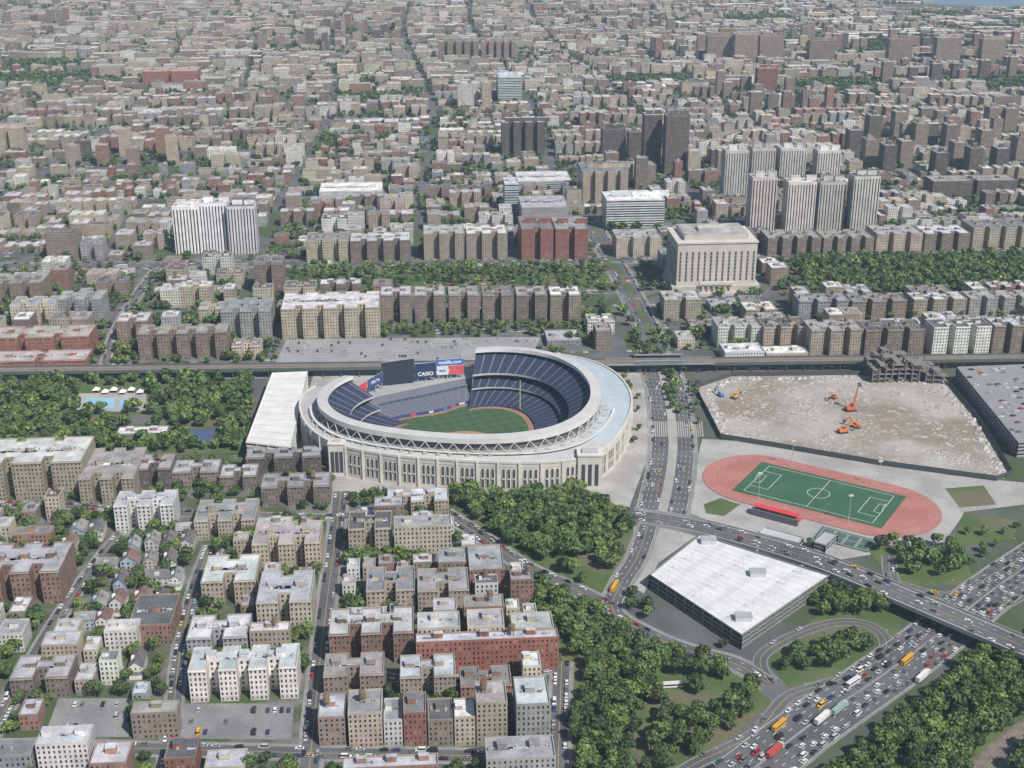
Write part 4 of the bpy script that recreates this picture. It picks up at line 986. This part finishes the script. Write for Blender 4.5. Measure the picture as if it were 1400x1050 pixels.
# ---- vehicles ------------------------------------------------------------
CC=[('white',(.72,.72,.72)),('silver',(.45,.46,.47)),('black',(.025,.025,.03)),('grey',(.18,.18,.19)),('red',(.4,.03,.03)),('dark blue',(.04,.06,.18)),('beige',(.4,.36,.28)),('dark green',(.04,.1,.07)),('yellow',(.75,.42,.03))]
CW=[24,20,22,16,5,8,4,2,2]
def carmesh(col,kind):
    m=MB();m2=MB()
    L,W,Hc=(4.7,1.85,1.45) if kind=='car' else (5.6,2.1,2.3)
    x0,x1,y=-L/2,L/2,W/2;zb=.78 if kind=='car' else 1.1
    pr=[(x0,.3),(x1,.3),(x1,zb*.85),(x1-.25,zb),(x1-1.3,zb+.13),(x0+.5,zb+.15),(x0,zb)]
    for i in range(len(pr)):
        a,b=pr[i],pr[(i+1)%len(pr)];m.face([(a[0],-y,a[1]),(b[0],-y,b[1]),(b[0],y,b[1]),(a[0],y,a[1])],col)
    m.face([(a,-y,b) for a,b in pr],col);m.face([(a,y,b) for a,b in pr[::-1]],col)
    c0,c1,t0,t1=(x0+.45,x1-1.25,x0+1.1,x1-2.0) if kind=='car' else (x0+.1,x1-1,x0+.3,x1-1.7)
    yb,yt=y-.08,y-.28;zz=zb+.1
    B=[(c0,-yb,zz),(c1,-yb,zz),(c1,yb,zz),(c0,yb,zz)];Tt=[(t0,-yt,Hc),(t1,-yt,Hc),(t1,yt,Hc),(t0,yt,Hc)]
    for i in range(4): m2.face([B[i],B[(i+1)%4],Tt[(i+1)%4],Tt[i]])
    m.box(t0-.05,-yt-.03,Hc,t1+.05,yt+.03,Hc+.05,col)
    for wx in (x0+.9,x1-.9):
        for wy in (-y-.02,y-.18):
            pts=[(wx+.34*math.cos(tp*i/10),wy,.34+.34*math.sin(tp*i/10)) for i in range(10)];p2=[(a,b+.2,c) for a,b,c in pts]
            m.face(pts,(.02,.02,.02));m.face(p2[::-1],(.02,.02,.02))
            for i in range(10): m.face([pts[i],pts[(i+1)%10],p2[(i+1)%10],p2[i]],(.02,.02,.02))
    return m.mesh('car_body',[MCAR]),m2.mesh('car_window',[MG])
CM={(c[0],k):carmesh(c[1],k) for c in CC for k in ('car','van')}
def bigveh(kind,col):
    b=MB();w=MB();c=MB();W=1.25
    L=11.5 if kind=='bus' else 15
    if kind=='bus':
        b.box(-L/2,-W,.45,L/2,W,3.1,col);b.box(-L/2+.3,-W+.1,3.1,L/2-.3,W-.1,3.3,tuple(x*.9 for x in col));w.box(-L/2+.6,-W-.03,1.6,L/2+.03,W+.03,2.6,(.03,.03,.04))
    else:
        b.box(-L/2,-W,1.1,L/2-3.2,W,4,col);c.box(L/2-2.6,-W,.6,L/2-.9,W,3.2,(.5,.5,.5));c.box(L/2-.9,-W+.1,.6,L/2,W-.1,1.8,(.5,.5,.5));w.box(L/2-1.6,-W-.03,2,L/2-.86,W+.03,2.9,(.03,.03,.04))
    for x in ((-L/2+2,-L/2+3.2,L/2-2) if kind=='truck' else (-L/2+2.4,L/2-2.2)):
        for y in (-W+.02,W-.32): b.box(x-.45,y,.0,x+.45,y+.3,.95,(.02,.02,.02));b.box(x-.3,y-.01,.05,x+.3,y+.31,1.02,(.02,.02,.02))
    return b.mesh('vehicle_body',[MCAR]),w.mesh('vehicle_window',[MG]),(c.mesh('cab',[MCAR]) if c.f else None)
BV={('bus','white'):bigveh('bus',(.7,.7,.72)),('bus','yellow'):bigveh('bus',(.7,.38,.03)),('truck','white'):bigveh('truck',(.7,.7,.68)),('truck','red'):bigveh('truck',(.45,.08,.06)),('truck','green'):bigveh('truck',(.3,.4,.36))}
def addv(px,py,h,ty):
    x,y=g(px,py)
    for c in [c for c in CARS if math.hypot(c[0]-x,c[1]-y)<9]: CARS.remove(c)
    CARS.append((x,y,.34,h,ty))
for px,py,ty in [(1065,995,'bus_yellow'),(1148,972,'truck_green'),(1060,1030,'truck_red'),(1125,985,'truck'),(1240,905,'bus_yellow'),(1262,928,'truck'),(840,805,'bus_yellow'),(880,943,'bus_yellow'),(920,940,'bus')]:
    addv(px,py,.82 if px>1000 else (1.2 if px==840 else .1),ty)
cars=[c for c in CARS if inview(c[0],c[1],c[2],40)]
cars.sort(key=lambda c:math.hypot(c[0],c[1]))
SV=[];SC=[];nc=0
def boxq(x0,y0,z0,x1,y1,z1,t=0):
    B=[(x0,y0,z0),(x1,y0,z0),(x1,y1,z0),(x0,y1,z0)];T=[(x0+t,y0+t*.4,z1),(x1-t,y0+t*.4,z1),(x1-t,y1-t*.4,z1),(x0+t,y1-t*.4,z1)]
    Q=[[B[i],B[(i+1)%4],T[(i+1)%4],T[i]] for i in range(4)];Q.append(T);return Q
ft=boxq(-2.3,-.9,.25,2.3,.9,.85)+boxq(-1.8,-.82,.85,1.1,.82,1.42,.5);FTA=np.array(ft).reshape(-1,3)
for x,y,z,h,ty in cars:
    cn,cc=R.choices(CC,CW)[0]
    big=ty.startswith('bus') or ty.startswith('truck')
    if not big and nc>=295:
        c,s=math.cos(h),math.sin(h);V=FTA.copy();V[:,0]=FTA[:,0]*c-FTA[:,1]*s+x;V[:,1]=FTA[:,0]*s+FTA[:,1]*c+y;V[:,2]+=z
        SV.append(V);k=np.tile(np.array(cc),(10,1));k[5:9]=(.04,.045,.05);SC.append(k);continue
    if big:
        bt=ty.split('_')[0];bc=ty.split('_')[1] if '_' in ty else 'white'
        if math.hypot(x,y)>1500: continue
        b,w,c=BV[(bt,bc)]
        o=mkobj(bt,b,None,(x,y,z),h,f"{bc} {'city bus with dark windows' if bt=='bus' else 'box truck with separate cab'} driving on asphalt",bt,'large vehicles on the roads')
        mkobj('window',w,o)
        if c: mkobj('cab',c,o)
        continue
    nc+=1;k='van' if (ty=='van' or R.random()<.18) else 'car'
    b,w=CM[(cn,k)]
    o=mkobj(k,b,None,(x,y,z),h,f"{cn} {'passenger van' if k=='van' else 'sedan car'} on grey asphalt road",k,'cars on the streets and expressway')
    mkobj('window',w,o)
if SV:
    V=np.concatenate(SV);Q=np.arange(len(V)).reshape(-1,4);me=np_mesh('distant_cars',V,Q,np.concatenate(SC),MCAR);mkobj('distant_cars',me,kind='stuff')
# ---- trees ---------------------------------------------------------------
def cloud(n,rx,rz,size,seed,zc,lobes=9,bright=1.0,yel=0):
    q=np.random.RandomState(seed)
    c=q.normal(size=(lobes,3));c/=np.linalg.norm(c,axis=1)[:,None];c*=q.uniform(.35,.62,(lobes,1));c[:,2]=np.abs(c[:,2])*.9-.15
    lr=q.uniform(.34,.52,lobes);lb=q.uniform(.75,1.3,lobes)
    i=q.randint(0,lobes,n);d=q.normal(size=(n,3));d/=np.linalg.norm(d,axis=1)[:,None]
    P=c[i]+d*(lr[i]*q.uniform(.65,1.05,n))[:,None]
    P*=np.array([rx,rx,rz]);P[:,2]+=zc
    nn=d+q.normal(size=(n,3))*.45;nn/=np.linalg.norm(nn,axis=1)[:,None]
    a=np.cross(nn,q.normal(size=(n,3)));a/=np.linalg.norm(a,axis=1)[:,None];b=np.cross(nn,a)
    s=(size*q.uniform(.6,1.25,n))[:,None]/2
    V=np.stack([P-a*s-b*s*.8,P+a*s-b*s*.6,P+a*s*.9+b*s,P-a*s*.7+b*s*.9],1).reshape(-1,3)
    base=np.array([.075+yel*.03,.125+yel*.022,.035])*bright
    C_=base[None]*(lb[i]*q.uniform(.75,1.3,n))[:,None]*np.array([1,1,1])+q.uniform(-.008,.012,(n,1))*np.array([1,.6,.2])
    return V,np.clip(C_,.01,.5)
hero=[]
for k in range(7):
    V,Cc_=cloud(640,5.2,4.8,1.05,k+1,6.6,11,[1,.78,1.1,.9,1.2,.72,1.9][k],[0,0,.5,0,1,0,.6][k])
    me=np_mesh('crown',V,np.arange(len(V)).reshape(-1,4),Cc_,ML)
    m=MB();m.cyl(0,0,0,.45,3,.32,7,(.09,.07,.05),cap=False)
    m.cyl(0,0,3,.32,7,.12,6,(.09,.07,.05),cap=False)
    for i in range(5):
        t=i*1.26+k;m.beam((0,0,2.8+i*.4),(2.6*math.cos(t),2.6*math.sin(t),5.8+i*.3),.22,(.09,.07,.05))
    hero.append((me,m.mesh('trunk',[MR])))
med=[cloud(150,5.2,4.8,2.0,20+k,6.2,8,[1,.78,1.1,.95,1.2][k],[0,0,.5,0,1][k]) for k in range(5)]
farT=[cloud(34,5.0,4.2,3.6,40+k,5.2,5,[1,.8,1.15][k]) for k in range(3)]
TR=[]
def zone(px,sp_,dens=1,sc=(.8,1.25),r=2.5,chk=True):
    P=G(px)
    xs=[p[0] for p in P];ys=[p[1] for p in P];x=min(xs)
    while x<max(xs):
        y=min(ys)
        while y<max(ys):
            a,b=x+R.uniform(-.4,.4)*sp_,y+R.uniform(-.4,.4)*sp_
            if R.random()<dens and pip(a,b,P) and not (chk and blocked(a,b,r)): TR.append((a,b,R.uniform(*sc)))
            y+=sp_
        x+=sp_
zone([(610,672),(680,658),(760,664),(800,680),(868,704),(868,765),(850,785),(790,765),(740,762),(690,748),(650,725),(625,690)],8.2,.93,(.9,1.4),1.5)
zone([(690,752),(745,765),(800,790),(835,812),(770,800),(700,770)],8,.85,(.8,1.2),1.5)
zone([(735,790),(790,828),(835,848),(865,872),(960,905),(1000,925),(985,935),(900,930),(870,990),(880,1075),(772,1075),(772,870),(720,815)],8.2,.95,(.9,1.45),1.5)
zone([(885,985),(960,970),(1050,935),(1050,965),(990,1005),(930,1070),(880,1070)],8.5,.9,(.8,1.3),1.5)
zone([(900,930),(985,935),(1040,935),(960,970),(885,985)],13,.5)
zone([(-60,520),(345,520),(345,616),(250,620),(-60,622)],9,.88,(.8,1.35))
POLY.remove(P4);POLY.remove(P5)
zone([(398,366),(822,363),(832,394),(394,397)],10,.65,(.7,1.1),1)
zone([(1082,356),(1460,347),(1460,400),(1102,405)],9,.9,(.9,1.4),1)
zone([(1110,1080),(1235,985),(1300,935),(1345,900),(1460,870),(1460,1075)],7.5,.96,(.9,1.4),1.5)
zone([(1190,742),(1312,745),(1318,790),(1235,795),(1200,770)],9,.8)
zone([(1050,890),(1130,835),(1205,815),(1228,832),(1150,848),(1075,872),(1050,905)],7.5,.95,(.9,1.3),1.5)
zone([(1065,925),(1085,892),(1150,868),(1195,875),(1170,910),(1110,932)],8,.8,(.8,1.2),1.5)
zone([(855,808),(898,822),(905,860),(880,862),(852,842)],8,.85,(.8,1.2),1.5)
zone([(890,862),(990,885),(1005,905),(900,880)],8,.6,(.5,.9))
zone([(1128,790),(1200,815),(1140,830),(1100,850)],8,.85,(.7,1.1),1.5)
zone([(-40,705),(350,715),(440,720),(438,1075),(-60,1075)],7.5,.75,(.6,1.2),1.2)
zone([(455,700),(640,720),(730,800),(760,830),(765,1075),(455,1075)],8.5,.6,(.5,1.05),1.2)
zone([(-40,620),(450,640),(460,720),(-40,712)],8,.7,(.5,1),1.2)
zone([(450,676),(640,682),(650,705),(600,712),(455,712)],7,.7,(.6,1),1)
zone([(462,765),(500,750),(590,735),(592,790),(500,790)],8,.9,(.9,1.3),1.5)
zone([(862,455),(915,455),(915,490),(868,490)],8,.6,(.6,.9),0,False)
zone([(852,515),(868,520),(880,600),(862,640),(858,580)],9,.7,(.5,.7),0,False)
zone([(905,512),(925,512),(935,570),(918,570)],8,.8,(.6,.9),0,False)
zone([(938,512),(955,520),(958,600),(948,600)],9,.5,(.5,.7),0,False)
zone([(520,445),(800,443),(800,460),(520,462)],9,.8,(.6,.9),1)
zone([(-20,375),(385,375),(385,500),(-20,500)],12,.6,(.6,1),1)
zone([(1085,735),(1180,758),(1190,775),(1120,765)],9,.4,(.5,.8))
zone([(1300,735),(1390,715),(1395,760),(1330,780)],12,.5,(.5,.8))
vis=[t for t in TR if inview(t[0],t[1],6,20)]
vis.sort(key=lambda t:math.hypot(t[0],t[1]))
for i,(x,y,s) in enumerate(vis[:300]):
    k=R.randrange(6)
    s2=s*R.uniform(.9,1.1)
    e=mkobj('tree',None,None,(x,y,.1),R.uniform(0,6.28),('bright' if k in (4,6) else 'dark' if k in (1,5) else 'mid')+' green leafy deciduous tree with rounded crown','tree','trees in the parks and streets',scale=(s2,s2,s))
    mkobj('trunk',hero[k][1],e);mkobj('crown',hero[k][0],e)
LV=[];LC=[]
med2=[cloud(330,5.2,4.8,1.4,60+k,6.2,10,[1,.78,1.1,.95,1.25][k],[0,0,.5,0,1][k]) for k in range(5)]
rest=vis[300:]+[t for t in FT if inview(t[0],t[1],3,30)]
for x,y,s in rest:
    dd=math.hypot(x,y)
    V,c=(med2[R.randrange(5)] if dd<930 else med[R.randrange(5)] if dd<1750 else farT[R.randrange(3)])
    a=R.uniform(0,6.28);ca,sa=math.cos(a),math.sin(a)
    W2=np.empty_like(V);W2[:,0]=(V[:,0]*ca-V[:,1]*sa)*s+x;W2[:,1]=(V[:,0]*sa+V[:,1]*ca)*s+y;W2[:,2]=V[:,2]*s
    LV.append(W2);LC.append(c*R.uniform(.75,1.3))
V=np.concatenate(LV);mkobj('distant_trees',np_mesh('distant_trees',V,np.arange(len(V)).reshape(-1,4),np.concatenate(LC),ML),kind='stuff')
# ---- air haze, light, camera --------------------------------------------
m=MB();m.box(-8000,-400,-60,8000,9000,650,(1,1,1),bot=True)
hm=bpy.data.materials.new('air_haze');hm.use_nodes=True;nt=hm.node_tree;nt.nodes.clear()
o=nt.nodes.new('ShaderNodeOutputMaterial');vs=nt.nodes.new('ShaderNodeVolumeScatter');vs.inputs['Color'].default_value=(.54,.75,1,1);vs.inputs['Density'].default_value=7e-5;vs.inputs['Anisotropy'].default_value=.0
nt.links.new(vs.outputs[0],o.inputs['Volume'])
m.obj('haze',hm,kind='structure')
EL=math.radians(49)
S=Vector((.66*math.cos(EL),-.75*math.cos(EL),math.sin(EL)))
sl_=bpy.data.lights.new('sun','SUN');sl_.energy=4.8;sl_.angle=math.radians(.5);sl_.color=(1,.972,.93)
so=bpy.data.objects.new('sun',sl_);ROOT.objects.link(so);so.rotation_euler=S.to_track_quat('Z','Y').to_euler()
w=bpy.data.worlds.new('World');bpy.context.scene.world=w;w.use_nodes=True;nt=w.node_tree
sk=nt.nodes.new('ShaderNodeTexSky');sk.sky_type='NISHITA';sk.sun_disc=False;sk.sun_elevation=EL;sk.sun_rotation=math.atan2(S.x,S.y)
nt.links.new(sk.outputs[0],nt.nodes['Background'].inputs[0]);nt.nodes['Background'].inputs[1].default_value=.09
cd=bpy.data.cameras.new('camera');co=bpy.data.objects.new('camera',cd);ROOT.objects.link(co)
co.location=(0,0,HC);co.rotation_euler=(math.pi/2-TH,0,0);cd.sensor_width=36;cd.lens=36*F/1400;cd.clip_start=1;cd.clip_end=30000
bpy.context.scene.camera=co
bpy.context.scene.view_settings.view_transform='Standard'
print('BUILD',nind,nfree,ninf,hn,nc,len(vis),len(rest),len(cars),len(BL),wcount)
